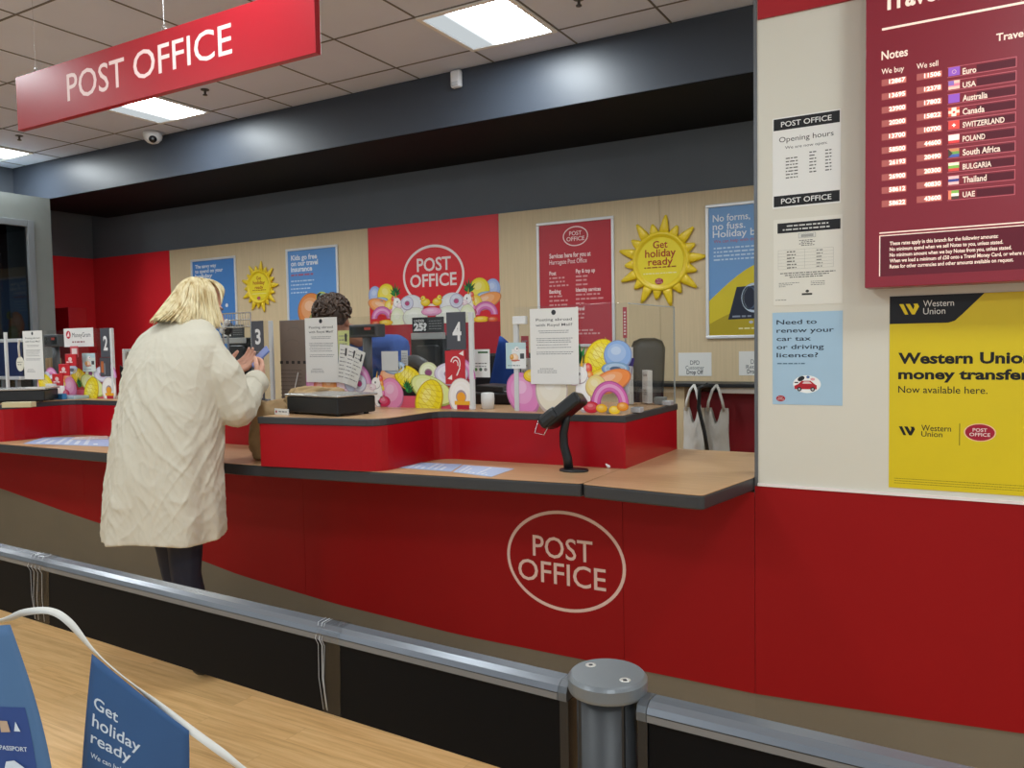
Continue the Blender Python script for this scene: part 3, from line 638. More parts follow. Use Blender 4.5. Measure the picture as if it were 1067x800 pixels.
# red services poster
o, A, W, H = framed('services_poster', 'red framed poster listing services with an oval emblem, left of the large sun', (559.5, 233, 641, 362), 'b62632')
X, Z = A.lp(600, 246); A.oval(X, Z, .105, .075, 'f0d8d4', None, 'f0d8d4', 2, .008)
pk = 'f0d6d2'
A.textp('Services here for you at', 573, 269.5, 616, 4.6, pk, 2, .03); A.textp('Harrogate Post Office', 573, 276, 612, 4.6, pk, 2, .008)
cols = [(573, [('Post', 287, 7), ('', 291, 17), ('', 295, 16), ('', 299, 20), ('Banking', 306, 12), ('', 310, 14), ('', 314.5, 19), ('', 319, 20)]), (600.5, [('Pay & top up', 284.5, 20), ('', 289, 13), ('', 293, 14), ('', 297.5, 15), ('Identity services', 304, 26), ('', 308, 25), ('', 312.5, 30), ('', 317, 9), ('Travel', 323.5, 9), ('', 328, 9), ('', 332, 9), ('', 345, 18), ('', 348.5, 25)])]
for xl, rows in cols:
    for (t, y, wd_) in rows:
        if t: A.textp(t, xl, y, xl+wd_, 3.9, pk, 2, .03)
        else: A.wordsp(xl, y, xl+wd_, 1.7, 'd99a98', 2, int(y))
A.build('print', o)
# blue posters
o, A, W, H = framed('holiday_poster', 'blue framed poster with a dark booklet on a yellow float, at the white wall', (735.5, 214, 800, 353), '6b9bd0', w=.62)
A.textp('No forms,', 743, 231.5, 782, 7, wt, 2, .012); A.textp('no fuss.', 743, 240, 777, 7, wt, 2, .012); A.textp('Holiday bliss', 743, 248, 802, 7, wt, 2, .012)
A.textp('We can help with that', 744, 253.5, 790, 3, 'b0607c', 2, .01)
for k in range(4): A.wordsp(744, 260+4*k, 786, 1.6, 'c3d8ee', 2, k)
f = .02; x0_, z0_ = f, f
pts = [(f, f)] + [(f+(W-2*f)*t, A.lp(739, 314)[1]+.27*math.sin(min(1, t*1.25)*PI/2)) for t in [k/12 for k in range(13)]] + [(W-f, f)]
A.poly(pts, 'd9c52c', 2)
pts2 = [(f, f)] + [(f+(W-2*f)*t, A.lp(739, 338)[1]+.1*math.sin(t*PI)) for t in [k/12 for k in range(13)]] + [(W-f, f)]
A.poly(pts2, 'b4a022', 3)
a, b, c, d = A.lp(768, 299), A.lp(800, 296), A.lp(800, 331), A.lp(759, 333)
A.poly([a, (b[0], b[1]), (c[0], c[1]), d], '232a3c', 4); X, Z = A.lp(786, 310); A.ring(X, Z, .085, .10, .016, 'c2d2e4', 5, 32); A.ring(X-.03, Z, .05, .08, .01, '4a5a74', 5, 24)
A.words(d[0]+.03, Z-.13, .14, .012, '8d96a8', 5, 4); A.ell(X-.02, Z-.165, .014, .01, 'c8ccd6', 5, 12); A.wordsp(770, 343, 788, 1.6, 'e6dfa0', 4, 9)
A.build('print', o)
o, A, W, H = framed('insurance_poster', 'blue framed poster with an orange inflatable bird, left of the red panel', (298.5, 260, 354.5, 392), '5f95d3')
A.textp('Kids go free', 304, 271.5, 331, 5, wt, 2, .03); A.textp('on our travel', 304, 277.5, 332, 5, wt, 2, .03); A.textp('insurance', 304, 283.5, 326, 5, wt, 2, .03)
A.wordsp(304, 288, 327, 1.8, 'b0607c', 2, 3)
for k in range(4): A.wordsp(304, 294+4*k, 328-2*k, 1.3, 'c3d8ee', 2, k)
X, Z = A.lp(325, 322); puff(A, X, Z-.02, .17, .17, 'e08a4a', 3, lo='b8753c'); puff(A, X+.08, Z-.12, .12, .1, '9aa85a', 5); 
X, Z = A.lp(336, 309.5); A.ell(X, Z, .07, .05, 'c7cf5a', 8, 24); A.ell(X-.02, Z+.0, .045, .04, '20242a', 9, 20); A.ell(X+.005, Z+.006, .03, .03, '8fb3a0', 10, 16); A.ell(X+.01, Z+.008, .014, .018, '16181c', 11, 12)
A.build('print', o)
o, A, W, H = framed('money_poster', 'blue framed poster behind the customer, left of the small sun', (199.5, 271, 248.5, 392), '4f88cc')
A.textp('The savvy way', 204, 280, 226, 3.6, wt, 2, .03); A.textp('to spend on your', 204, 285, 233, 3.6, wt, 2, .03); A.textp('holiday', 204, 290, 222, 3.6, wt, 2, .03)
for k in range(4): A.wordsp(204, 300+4*k, 230, 1.3, 'c3d8ee', 2, k)
X, Z = A.lp(237, 318); A.ell(X, Z, .02, .02, 'e6eaf0', 3, 12)
A.build('print', o)
# emblem panel print
xa_, z0_ = P(384.8, 430, YW)[0], 0.0
o = empty('emblem_display', (xr0+.002, YW, 0), 0, 'big white ring emblem with a band of holiday inflatables on the red wall panel', 'display')
A = Art(.0, xr0+.002, 0, YW, .0002)
X, Z = A.lp(451.2, 287); X1, _ = A.lp(484, 287); _, Z1 = A.lp(451, 254.8); R = (X1-X)*1.0
A.ring(X, Z, R, Z1-Z, .022, 'f3e3df', 1, 72)
A.textp('POST', 434.5, 283, 470, 13, 'f3e3df', 1, .02); A.textp('OFFICE', 427.5, 299.5, 476, 12.5, 'f3e3df', 1, .02)
zb_ = A.lp(453, 337)[1]; zt_ = A.lp(453, 292)[1]
frieze(A, xr1-xr0-.008, zb_, zt_-zb_)
A.rect(0, xr1-xr0-.006, zb_-.72, zb_, mat('a8182a', .4), 22)
A.build('print', o)
# suns
def sun(px, py, rpx, label, lines, small):
    cx, cz = P(px, py, YW); R = abs(P(px+rpx, py, YW)[0]-cx)
    o = empty('sun_decoration', (cx, YW, cz), 0, label, 'sun decoration', 'yellow sun decorations')
    bm = bmesh.new()
    n = 18
    for k in range(n):
        t = 2*PI*k/n+.05; ln = [1.58, 1.32][k % 2]*R
        wdt = .19*R
        for s in range(6):
            pass
        p0 = Vector((math.cos(t)*R*.93, -.012, math.sin(t)*R*.93)); p1 = Vector((math.cos(t)*ln, -.008, math.sin(t)*ln))
        add_tube(bm, [p0, p0.lerp(p1, .35), p0.lerp(p1, .75), p1], [wdt, wdt*.85, wdt*.5, wdt*.2], 8)
    for v in bm.verts: v.co.y = -.014 + (v.co.y+.012)*.35
    bm_obj('rays', bm, mat('f0cf26', .38, var=.04, scale=12), o, True)
    bm = bmesh.new()
    prof = [(0, .018), (R*.84, .018), (R*.88, .024), (R*.95, .032), (R*1.0, .028), (R*1.04, .014), (R*1.04, .001)]
    rings = []
    N = 56
    for (r, y) in prof[1:]: rings.append([bm.verts.new((r*math.cos(2*PI*k/N), -y, r*math.sin(2*PI*k/N))) for k in range(N)])
    for i in range(len(rings)-1):
        for k in range(N): bm.faces.new((rings[i][k], rings[i][(k+1) % N], rings[i+1][(k+1) % N], rings[i+1][k]))
    bm.faces.new(rings[0])
    bm_obj('disc', bm, mat('efd024', .33, var=.03, scale=5), o, True)
    A = Art(.019, cx, cz, YW); A.ell(0, 0, R*.82, R*.82, 'f2dc34', 1, 48)
    rd = 'a8321e'
    for (t, dz, wd_, hh) in lines: A.text(t, 0, dz*R, hh*R, rd, 3, wd_*R, 'c', .015)
    A.words(-.58*R, -.22*R, 1.16*R, .045*R, 'a8641e', 3, 5); A.words(-.62*R, -.42*R, 1.24*R, .035*R, 'f6eeb0', 3, 6)
    A.ell(-.05*R, -.68*R, .15*R, .11*R, 'a8243c', 3, 24); A.text('POST', -.05*R, -.66*R, .06*R, 'f0d0d0', 4, .17*R, 'c'); A.text('OFFICE', -.05*R, -.75*R, .06*R, 'f0d0d0', 4, .22*R, 'c')
    A.build('print', o)
sun(689, 272.5, 29.5, 'large yellow sun decoration between the red poster and the right blue poster', [('Get', .46, .52, .24), ('holiday', .16, 1.1, .26), ('ready', -.12, .88, .24)], False)
sun(271.5, 299, 12.3, 'small yellow sun decoration between two blue posters, right of the customer', [('Get', .44, .4, .2), ('holiday', .16, 1.0, .22), ('ready', -.12, .7, .2)], True)
# drop off notices
for px, lb in (((707, 367.5, 741.5, 391.5), 'white card notice above the hanging tote bags'), ((770, 366, 805, 391), 'white card notice cut off by the white wall edge')):
    o, A, w, h = sheet('drop_off_notice', lb, 'notice', px, YW, None, 'drop off notices', .003)
    A.text('DPD' if px[0] < 750 else 'DPD', w*.5, h*.48, .030, '55595e', 1, w*.28, 'c'); A.text('Customer' if px[0] < 750 else 'Returns', w*.5, h*.28, .026, '55595e', 1, w*.56, 'c'); A.text('Drop Off', w*.5, h*.08, .028, '3c4046', 1, w*.50, 'c', .02)
    A.build('print', o)
# parcel drop cabinet under the notices
xc0 = P(640, 400, YW)[0]
zt_, zs = P(740, 400, YW-.30)[1], 0
o = empty('parcel_cabinet', (xc0, YW-.31, 0), 0, 'drop-off cabinet with black top rail, white shelf and dark red front under the notices', 'cabinet')
zr_ = P(700, 400, YW-.31)[1]
box('top_rail', 0, 3.0, 0, .30, zr_-.02, zr_+.005, M['black'], o, .003)
xl2 = P(757, 405, YW-.31)[0]-xc0
zsh = P(770, 407, YW-.3)[1]
box('side_panel', 0, xl2-.30, .05, .30, 0, zr_-.021, M['beige'], o)
box('shelf', xl2-.06, 3.0, .03, .30, zsh-.02, zsh+.02, mat('e8e4de', .4), o, .003)
box('back_panel', xl2-.30, 3.0, .20, .29, zsh+.02, zr_-.021, mat('6a5a48', .6), o)
box('front_panel', xl2-.30, 3.0, .16, .29, 0, zsh-.021, mat('7e1420', .45), o)
# two tote bags on the rail
def tote(px, yb, wpx, label, col, lean=0):
    x, z1 = P(px, 404, YW-.36); xw_ = P(px+wpx, 440, YW-.36)[0]; w_ = xw_-x; zb_ = .62
    o = empty('tote_bag', (x+w_/2, YW-.375, zb_), 0, label, 'bag', 'tote bags on the cabinet rail')
    H = z1-zb_
    bm = bmesh.new(); nx, nz = 16, 22; hz = H-.13
    def side(s):
        g = []
        for j in range(nz+1):
            row = []
            for i in range(nx+1):
                u, v = i/nx*2-1, j/nz
                wv = 1-.10*v+.02*math.sin(v*9)
                y = s*(.045*(1-u*u)*(1-v*.45)+.008*noise.noise(Vector((u*3+s, v*4, px*.1))))
                top = hz-(0 if abs(u) > .45 else .10*math.cos(u/.45*PI/2))*1.0
                row.append(bm.verts.new((u*w_/2*wv+lean*v, y, top*v)))
            g.append(row)
        for j in range(nz):
            for i in range(nx): bm.faces.new((g[j][i], g[j][i+1], g[j+1][i+1], g[j+1][i]))
    side(-1); side(1); bmesh.ops.remove_doubles(bm, verts=bm.verts, dist=.002)
    bm_obj('bag_body', bm, col, o, True)
    for s in (-1, 1):
        x_ = s*w_*.32
        tube('handle', [(x_+lean, -.02, hz*.95), (x_*.85+lean, -.03, hz+.04), (x_*.4+lean, -.02, H-.01), (lean, .005, H+.02)], .010, col, o, 6)
    return o
tote(712, 468, 24, 'white cloth tote bag, left of the two hanging under the notice', mat('dcdad4', .8, bump=.3, bscale=30))
tote(734, 468, 27, 'light grey tote bag, right of the two hanging under the notice', mat('b9b6af', .8, bump=.3, bscale=30))
tote_s = tube('black_strap', [P(738, 400, YW-.43)[:1] + (YW-.43,) + P(738, 400, YW-.43)[1:], P(729, 404, YW-.44)[:1]+(YW-.44,)+P(729, 404, YW-.44)[1:], P(728, 425, YW-.44)[:1]+(YW-.44,)+P(728, 425, YW-.44)[1:], P(734, 450, YW-.44)[:1]+(YW-.44,)+P(734, 450, YW-.44)[1:], P(738, 475, YW-.44)[:1]+(YW-.44,)+P(738, 475, YW-.44)[1:]], .013, M['black'], None, 8)
tag(tote_s, 'black strap hanging between the white and grey tote bags', 'strap')
x, y = PZ(785, 468, WZ)
bm = bmesh.new(); bmesh.ops.create_icosphere(bm, subdivisions=3, radius=.055)
for v in bm.verts: v.co = Vector((v.co.x*.9, v.co.y*.7, v.co.z*1.4))*(1+.5*noise.noise(v.co*30)+.25*noise.noise(v.co*70)); v.co.z = max(v.co.z+.07, 0)
o = bm_obj('white_bag', bm, mat('dedcd8', .6), None, True, loc=(-.775, min(y, 3.62), WZ+.003)); tag(o, 'crumpled white bag peeking out beside the white wall edge', 'bag')
# red box and small things on the far left
x0_, z1_ = P(57, 321, 4.9); x1_, z0_ = P(72.5, 352, 4.9)
o = box('red_column', x0_-.03, x1_, 4.9, 5.1, FZ, z1_, M['redgloss'], bev=.004); tag(o, 'bright red display column standing in the left recess', 'column')

# ================================================================== STATIONS
RT = RZ1+.0013
YG = 3.08
PERS = PERSPEX
def screen(label, xl, xr, ztop, art=None, arth=.13, slant=0, group='clear counter screens', end=None):
    """clear upright sheet; end = 'r' gives a white edge post"""
    W = xr-xl
    o = empty('counter_screen', (xl, YG, RT), 0, label, 'screen', group)
    bm = bmesh.new(); add_box(bm, 0, W, 0, .005, 0, ztop-RT, .001); bm_obj('clear_sheet', bm, PERS, o)
    for x in (.03, W-.10):
        box('foot', x, x+.05, .0055, .030, 0, .022, mat('c9ccd0', .25, metal=.3), o, .003)
    if art:
        A = Art(.0005, xl, RT, YG, .0003); art(A, W, arth); A.build('holiday_print', o)
    return o
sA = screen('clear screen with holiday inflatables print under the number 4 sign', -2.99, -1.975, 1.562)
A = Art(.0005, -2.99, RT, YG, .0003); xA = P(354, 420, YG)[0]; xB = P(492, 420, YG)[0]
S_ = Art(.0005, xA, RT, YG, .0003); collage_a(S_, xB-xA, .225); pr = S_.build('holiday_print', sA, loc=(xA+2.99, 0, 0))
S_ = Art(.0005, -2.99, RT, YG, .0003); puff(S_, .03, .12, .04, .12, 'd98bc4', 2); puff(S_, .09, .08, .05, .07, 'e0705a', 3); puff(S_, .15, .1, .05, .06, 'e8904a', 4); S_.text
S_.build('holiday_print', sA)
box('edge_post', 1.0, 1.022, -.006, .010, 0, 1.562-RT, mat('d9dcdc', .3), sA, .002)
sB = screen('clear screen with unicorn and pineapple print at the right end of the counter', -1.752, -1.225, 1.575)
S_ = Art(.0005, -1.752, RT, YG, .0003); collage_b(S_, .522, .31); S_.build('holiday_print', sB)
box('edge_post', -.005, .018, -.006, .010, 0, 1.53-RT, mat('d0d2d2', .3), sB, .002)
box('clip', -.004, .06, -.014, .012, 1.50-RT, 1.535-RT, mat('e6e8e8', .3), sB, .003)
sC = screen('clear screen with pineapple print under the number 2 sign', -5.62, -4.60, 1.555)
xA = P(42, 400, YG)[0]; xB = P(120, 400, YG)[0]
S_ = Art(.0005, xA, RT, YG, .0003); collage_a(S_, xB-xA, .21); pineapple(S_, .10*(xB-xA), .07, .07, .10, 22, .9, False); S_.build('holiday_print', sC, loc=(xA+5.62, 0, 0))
box('edge_post', 1.0, 1.022, -.006, .010, 0, 1.555-RT, mat('d9dcdc', .3), sC, .002)
sD = screen('clear screen with the number 3 sign beside the customer', -3.75, -3.235, 1.56)
box('edge_post', .495, .517, -.006, .010, 0, 1.56-RT, mat('c9ccce', .3), sD, .002)
sE = screen('clear screen at the far left edge of the photo', -6.35, -5.78, 1.555)
box('edge_post', .55, .572, -.006, .010, 0, 1.555-RT, mat('d9dcdc', .3), sE, .002)
# right end side sheet and the taller sheets running back
def side_sheet(name, label, x, y0, y1, z1, m=PERS, group='side sheets of the clear screens'):
    o = empty(name, (x, y0, RT), 0, label, 'screen', group); bm = bmesh.new(); add_box(bm, -.0025, .0025, 0, y1-y0, 0, z1-RT, .001); bm_obj('clear_sheet', bm, m, o)
    for y in (.06, y1-y0-.12): box('foot', -.02, .02, y, y+.05, 0, .022, mat('c9ccd0', .25, metal=.3), o, .003)
    bm = bmesh.new(); add_box(bm, -.003, .003, y1-y0, y1-y0+.004, 0, z1-RT); add_box(bm, -.003, .003, 0, y1-y0, z1-RT, z1-RT+.004); bm_obj('sheet_edge', bm, mat('b9c0c0', .2), o)
    return o
side_sheet('side_screen', 'clear side sheet at the right end of the raised shelf', -1.222, 3.09, 3.66, 1.57)
x_, z_ = P(300, 340, 3.2)
# smoky sheet by the customer
o = empty('brown_display_sheet', (-3.15, 3.14, RT), 0, 'brown upright sheet with faint sketch marks, between number 3 and the posting notice', 'sheet')
xq0, zq1 = P(291, 334, 3.14); xq1, _ = P(330, 334, 3.14)
bm = bmesh.new(); add_box(bm, xq0+3.15, xq1+3.15, 0, .006, 0, zq1-RT, .001); bm_obj('brown_sheet', bm, mat('7a6b60', .3, var=.06, scale=6), o)
A = Art(.0005, -3.15, RT, 3.14); 
for k in range(6): A.rectp(292+6*k, 376, 295+6*k, 379, '2c2624', 1)
for k in range(9): A.wordsp(293, 386+4*k, 315, .8, '5c514b', 1, k)
A.ring(*A.lp(306, 347), .05, .03, .002, '6d625c', 1, 24, .2, 2.8); A.ring(*A.lp(304, 359), .06, .028, .002, '6d625c', 1, 24, .2, 2.8)
A.build('sketch_marks', o)
bm = bmesh.new(); a_ = P(311, 388, 3.13); b_ = P(306, 411, 3.13); add_tube(bm, [(a_[0]+3.15, -.012, a_[1]-RT), (b_[0]+3.15, -.012, b_[1]-RT)], .0025, 6); bm_obj('white_pen', bm, mat('e8e8e8', .4), o)

def numsign(px, n, label, Y, ear=False):
    xl, yt, xr, yb = px
    xa_, z1 = P(xl, yt, Y); xb_, z0 = P(xr, yb, Y); w, h = xb_-xa_, z1-z0
    o = empty('number_sign', (xa_, Y, z0), 0, label, 'number sign', 'station number signs')
    box('plate', 0, w, -.004, 0, 0, h, mat('4b4d55', .45), o, .001)
    A = Art(.0042, xa_, z0, Y); A.text(n, w*.55, h*.25, h*.46, 'e9eaea', 1, w*.46, 'c', .03); A.build('numeral', o); return o
numsign((465.3, 325.5, 486, 364), '4', 'dark grey plate with white number 4 on the screen', YG-.002)
numsign((262, 334.5, 275.5, 366), '3', 'dark grey plate with white number 3 beside the customer hands', YG-.002)
numsign((104.5, 342, 115.5, 372), '2', 'dark grey plate with white number 2 behind the customer', YG-.002)
# dark lower plates under 3 and 2
for px, lb in (((262, 366.5, 275.5, 421), 'dark plate with a white slip, in front of the customer hands'), ((104.5, 372.5, 115.5, 392), 'dark plate behind the customer, above the pineapple print')):
    o, A, w, h = sheet('dark_plate', lb, 'panel', px, YG-.002, mat('4a4b52', .4), None, .004)
    if px[0] > 200: A.rectp(263.5, 407, 274.5, 414, 'dcdcd8'); A.wordsp(265, 411, 273, 1.2, '6a6a6a', 2)
    else: A.rect(w*.1, w*.35, h*.2, h*.8, 'c06a3a'); A.rect(w*.4, w*.5, h*.1, h*.7, '8d8d90')
    A.build('print', o)
o, A, w, h = sheet('hearing_loop_sign', 'red square sign with white ear symbol under the number 4', 'sign', (464, 365.5, 485, 400), YG-.002, mat('c2222e', .4), None, .003)
X, Z = w*.52, h*.55
A.ring(X, Z+.01, .028, .034, .006, 'f2e6e4', 1, 24, -.6, 2.9); A.ring(X, Z+.008, .016, .02, .005, 'f2e6e4', 1, 20, -.5, 2.8)
A.poly([(X+.020, Z-.01), (X+.027, Z-.008), (X+.010, Z-.045), (X+.002, Z-.045)], 'f2e6e4', 1)
A.poly([(X+.02, Z+.055), (X+.045, Z+.07), (X+.045, Z+.045)], 'f2e6e4', 1); A.poly([(X-.045, Z-.06), (X-.02, Z-.04), (X-.02, Z-.065)], 'f2e6e4', 1); A.build('symbol', o)
# "Posting abroad" notices
def posting(px, Y, label, small=False):
    o, A, w, h = sheet('posting_notice', label, 'notice', px, Y, mat('e6e6e2', .5), 'white posting abroad notices', .001)
    A.ell(w*.5, h*.945, .011, .011, '33363a', 1, 16)
    A.text('Posting abroad', w*.5, h*.835, h*.034, '3c3f42', 1, w*.74, 'c', .005); A.text('with Royal Mail?', w*.5, h*.765, h*.034, '3c3f42', 1, w*.76, 'c', .005)
    for k, (z, a, b) in enumerate([(.70, .18, .64), (.675, .2, .6), (.60, .13, .75), (.575, .13, .72), (.55, .15, .7), (.515, .13, .66), (.48, .15, .7), (.42, .13, .76), (.395, .13, .72), (.20, .2, .3), (.175, .15, .4), (.15, .15, .42)]):
        A.words(w*a, h*z, w*b, h*.009, '85878a', 1, k)
    A.build('print', o); return o
posting((552, 322, 603, 400), YG-.012, 'white posting notice taped to the right end screen above the card terminal')
posting((317.5, 331.5, 352, 398), YG-.012, 'white posting notice behind the black printer')
posting((23.5, 345, 45, 395), YG-.012, 'white posting notice on the number 2 screen at the far left')
# small leaflets
def leaflet(name, px, Y, label, col, fn, group='leaflets on the screens', rz=0):
    o, A, w, h = sheet(name, label, 'leaflet', px, Y, mat(col, .5), group, .001, rz=rz); fn(A, w, h); A.build('print', o); return o
def lf_uni(A, w, h):
    A.rect(0, w, h*.75, h, 'bcd8dc'); A.rect(0, w*.3, 0, h, 'bcd8dc', .5)
    puff(A, w*.55, h*.75, w*.12, h*.1, 'f4f2f0', 3); A.ell(w*.58, h*.76, .003, .004, '222222', 5, 8); puff(A, w*.42, h*.42, w*.22, h*.16, 'f0d0b0', 3); puff(A, w*.3, h*.45, w*.1, h*.1, 'e0a03a', 5)
    A.rect(w*.3, w*.7, h*.3, h*.34, 'c0453a', 7); A.rect(w*.72, w*.92, h*.38, h*.58, '4a4d52', 7); A.words(w*.1, h*.1, w*.6, h*.04, '8a9aa0', 2)
leaflet('holiday_leaflet', (527, 357, 548, 384), YG-.013, 'small pale leaflet with a unicorn picture at the left edge of the right end screen', 'e8eceb', lf_uni)
leaflet('holiday_leaflet', (85.5, 368, 99.5, 387), YG-.013, 'small leaflet with pictures under the money transfer card', 'd6e2dd', lf_uni)
def lf_small(A, w, h): 
    A.rect(w*.35, w*.9, h*.86, h*.92, '2a6a3a'); 
    for k in range(3): A.ell(w*(.22+.27*k), h*.28, w*.09, h*.06, ['5a8a4a', '4a6a5a', '8a8a8a'][k], 2, 14)
    A.words(w*.1, h*.48, w*.8, h*.035, '6a6c6e'); A.words(w*.1, h*.38, w*.7, h*.03, '8a8c8e')
leaflet('recycling_leaflet', (491.5, 364, 510.5, 393), YG+.05, 'white leaflet with green bar right of the number 4 screen', 'e9ece9', lf_small)
def lf_txt(A, w, h):
    for k in range(6): A.words(w*.12, h*(.82-.13*k), w*.7, h*.03, '8d8f92', 1, k)
leaflet('side_leaflet', (543, 373, 553, 420), YG+.03, 'narrow white leaflet behind the posting notice on the right end screen', 'dededa', lf_txt, None)
leaflet('red_leaflet', (543, 350, 551, 382), YG+.045, 'narrow red leaflet behind the posting notice', 'b8303a', lf_txt, None)
# MoneyGram card
o, A, w, h = sheet('money_transfer_card', 'white card with red round logo on the number 2 screen', 'card', (66.5, 342.5, 97.5, 361.5), YG-.013, mat('e6e4e2', .45), None, .002)
A.ell(w*.16, h*.66, w*.08, h*.22, 'c22434', 1, 20); A.poly([(w*.10, h*.56), (w*.2, h*.56), (w*.18, h*.84)], 'f0d8d8', 2)
A.text('MoneyGram', w*.29, h*.52, h*.24, '4a4c50', 1, w*.62); A.words(w*.28, h*.22, w*.46, h*.08, '9a6a70', 1); A.build('print', o)
# round sticker and lamp-like arm
x, z = P(21.5, 379, YG-.012)
o = empty('round_tag', (x, YG-.014, z), 0, 'round cream tag hanging from a white loop beside the far left posting notice', 'tag')
bm = bmesh.new(); N = 24
a = [bm.verts.new((.045*math.cos(2*PI*k/N), -.002, .05*math.sin(2*PI*k/N))) for k in range(N)]; b = [bm.verts.new((.045*math.cos(2*PI*k/N), .001, .05*math.sin(2*PI*k/N))) for k in range(N)]
bm.faces.new(a); bm.faces.new(b[::-1]); [bm.faces.new((a[k], b[k], b[(k+1) % N], a[(k+1) % N])) for k in range(N)]
bm_obj('disc', bm, mat('e4e2d2', .5), o); A = Art(.0025); A.words(-.03, .008, .06, .006, '8a8a84', 1, 1); A.words(-.028, -.008, .056, .006, '8a8a84', 1, 2); A.build('print', o)
tube('loop', [(-.005, 0, .04), (-.012, 0, .12), (0, 0, .16), (.018, 0, .165)], .007, mat('e4e2dc', .4), o, 6)

# card terminal on its stand
x, y = PZ(598, 490.5, WZ+.002)
t = empty('card_terminal', (x, y, WZ+.0015), math.radians(8), 'black card payment terminal on a bent stand on the wood worktop', 'card terminal')
bm = bmesh.new(); add_lathe(bm, [(.001, 0), (.056, 0), (.058, .004), (.054, .009), (.02, .012), (.001, .013)], n=28)
for v in bm.verts: v.co.x *= 1.05; v.co.y *= .8
bm_obj('base', bm, M['blackm'], t, True)
tube('stem', [(-.022, 0, .008), (-.026, 0, .05), (-.040, 0, .10), (-.042, 0, .15), (-.030, 0, .20), (-.022, 0, .225)], [.019, .019, .018, .017, .016, .014], M['blackm'], t, 12)
hd = Matrix.Translation((-.035, -.01, .252)) @ Matrix.Rotation(math.radians(-38), 4, 'Y') @ Matrix.Rotation(math.radians(-12), 4, 'X')
bm = bmesh.new(); add_box(bm, -.090, .090, -.044, .044, -.036, .018, .012, hd); bm_obj('housing', bm, M['blackm'], t)
bm = bmesh.new(); add_box(bm, -.110, -.02, -.054, .054, -.030, .026, .018, hd); bm_obj('privacy_shield', bm, M['black'], t)
bm = bmesh.new()
for i in range(4):
    for j in range(3): add_box(bm, -.088+.016*i, -.076+.016*i, -.027+.019*j, -.012+.019*j, .0255, .0285, .002, hd, mi=(0 if i else j+1))
bm_obj('keypad', bm, [mat('9fb2b4', .5), mat('d8a03a', .5), mat('c0503a', .5), mat('5aa05a', .5)], t)
bm = bmesh.new(); add_box(bm, .0, .07, -.028, .028, .0175, .0195, .001, hd); bm_obj('display', bm, mat('6d7186', .15), t)
hx = [Vector((-.095, -.03, .0)), Vector((-.115, -.03, -.06)), Vector((-.075, -.03, -.068)), Vector((-.045, -.03, -.01))]
b3 = Matrix.Translation((-.035, -.01, .215)); tube('wire_hoop', [b3 @ q for q in hx], .0022, M['steel'], t, 6)
x, y = PZ(634, 487, WZ+.002)
bm = bmesh.new(); bmesh.ops.create_icosphere(bm, subdivisions=3, radius=.012)
for v in bm.verts: v.co = v.co*(1+.6*noise.noise(v.co*90)); v.co.z = v.co.z*.9+.009
o = bm_obj('tissue_scrap', bm, mat('ece6e4', .7), None, True, loc=(x, y, WZ+.003)); tag(o, 'tiny crumpled white paper scrap on the worktop beside the card terminal', 'paper scrap')

# black printer / scale boxes on the raised shelf
def printer(px0, px1, ytop, ybot, Yf, depth, label, rz=0, corner=None):
    cx_, cy_ = PZ((px0+px1)/2, ybot, RT); dd = Vector((cx_, cy_, RT-CAMZ)).dot(CF)
    w = (px1-px0)*dd/FPX; h = (ybot-ytop)*.86*dd/FPX
    if corner:
        A_, B_, C_ = [Vector(PZ(*q, RT)) for q in corner]; w = (B_-A_).length; depth = (C_-B_).length; rz = math.atan2((B_-A_).y, (B_-A_).x); cx_, cy_ = (A_+B_)/2
    o = empty('weighing_scale', (cx_, cy_, RT), rz, label, 'scale', 'black parcel scales')
    bm = bmesh.new(); add_box(bm, -w/2, w/2, 0, depth, .008, h-.012, .006); bm_obj('body', bm, M['black'], o)
    bm = bmesh.new(); add_box(bm, -w/2-.008, w/2+.008, -.008, depth+.008, h-.010, h, .004); bm_obj('weighing_plate', bm, mat('b7b6b2', .25, metal=.6), o)
    bm = bmesh.new()
    for sx in (-1, 1):
        for sy in (.03, depth-.03): add_lathe(bm, [(.012, 0), (.012, .009)], (sx*(w/2-.03), sy, 0), 10)
    bm_obj('feet', bm, M['black'], o)
    return o, w, h
o, w, h = printer(302, 384, 409, 435.5, 2.66, .26, 'black parcel scale with a steel plate, right of the customer', 0, ((299, 431), (352, 434.5), (385, 430)))
box('label_plate', -w/2-.03, -w/2+.07, -.045, -.039, .0, .026, mat('e2e2de', .4), o, .001)
A = Art(.0455); A.words(-w/2+.002, .011, .06, .006, '8a8a8a', 1, 2); A.ell(-w/2-.014, .013, .006, .006, 'b03040', 1, 12); A.build('label_print', o)
o, w, h = printer(-34, 43, 403, 420, 2.72, .24, 'black parcel scale with a steel plate at the far left of the counter', math.radians(42))
x, y = PZ(17, 424.5, RT); o = box('cream_block', -.08, .08, 0, .05, 0, .028, mat('cbbf96', .6), bev=.002, loc=(x, y, RT), rz=.5); tag(o, 'small cream card block in front of the far left black scale', 'card block')

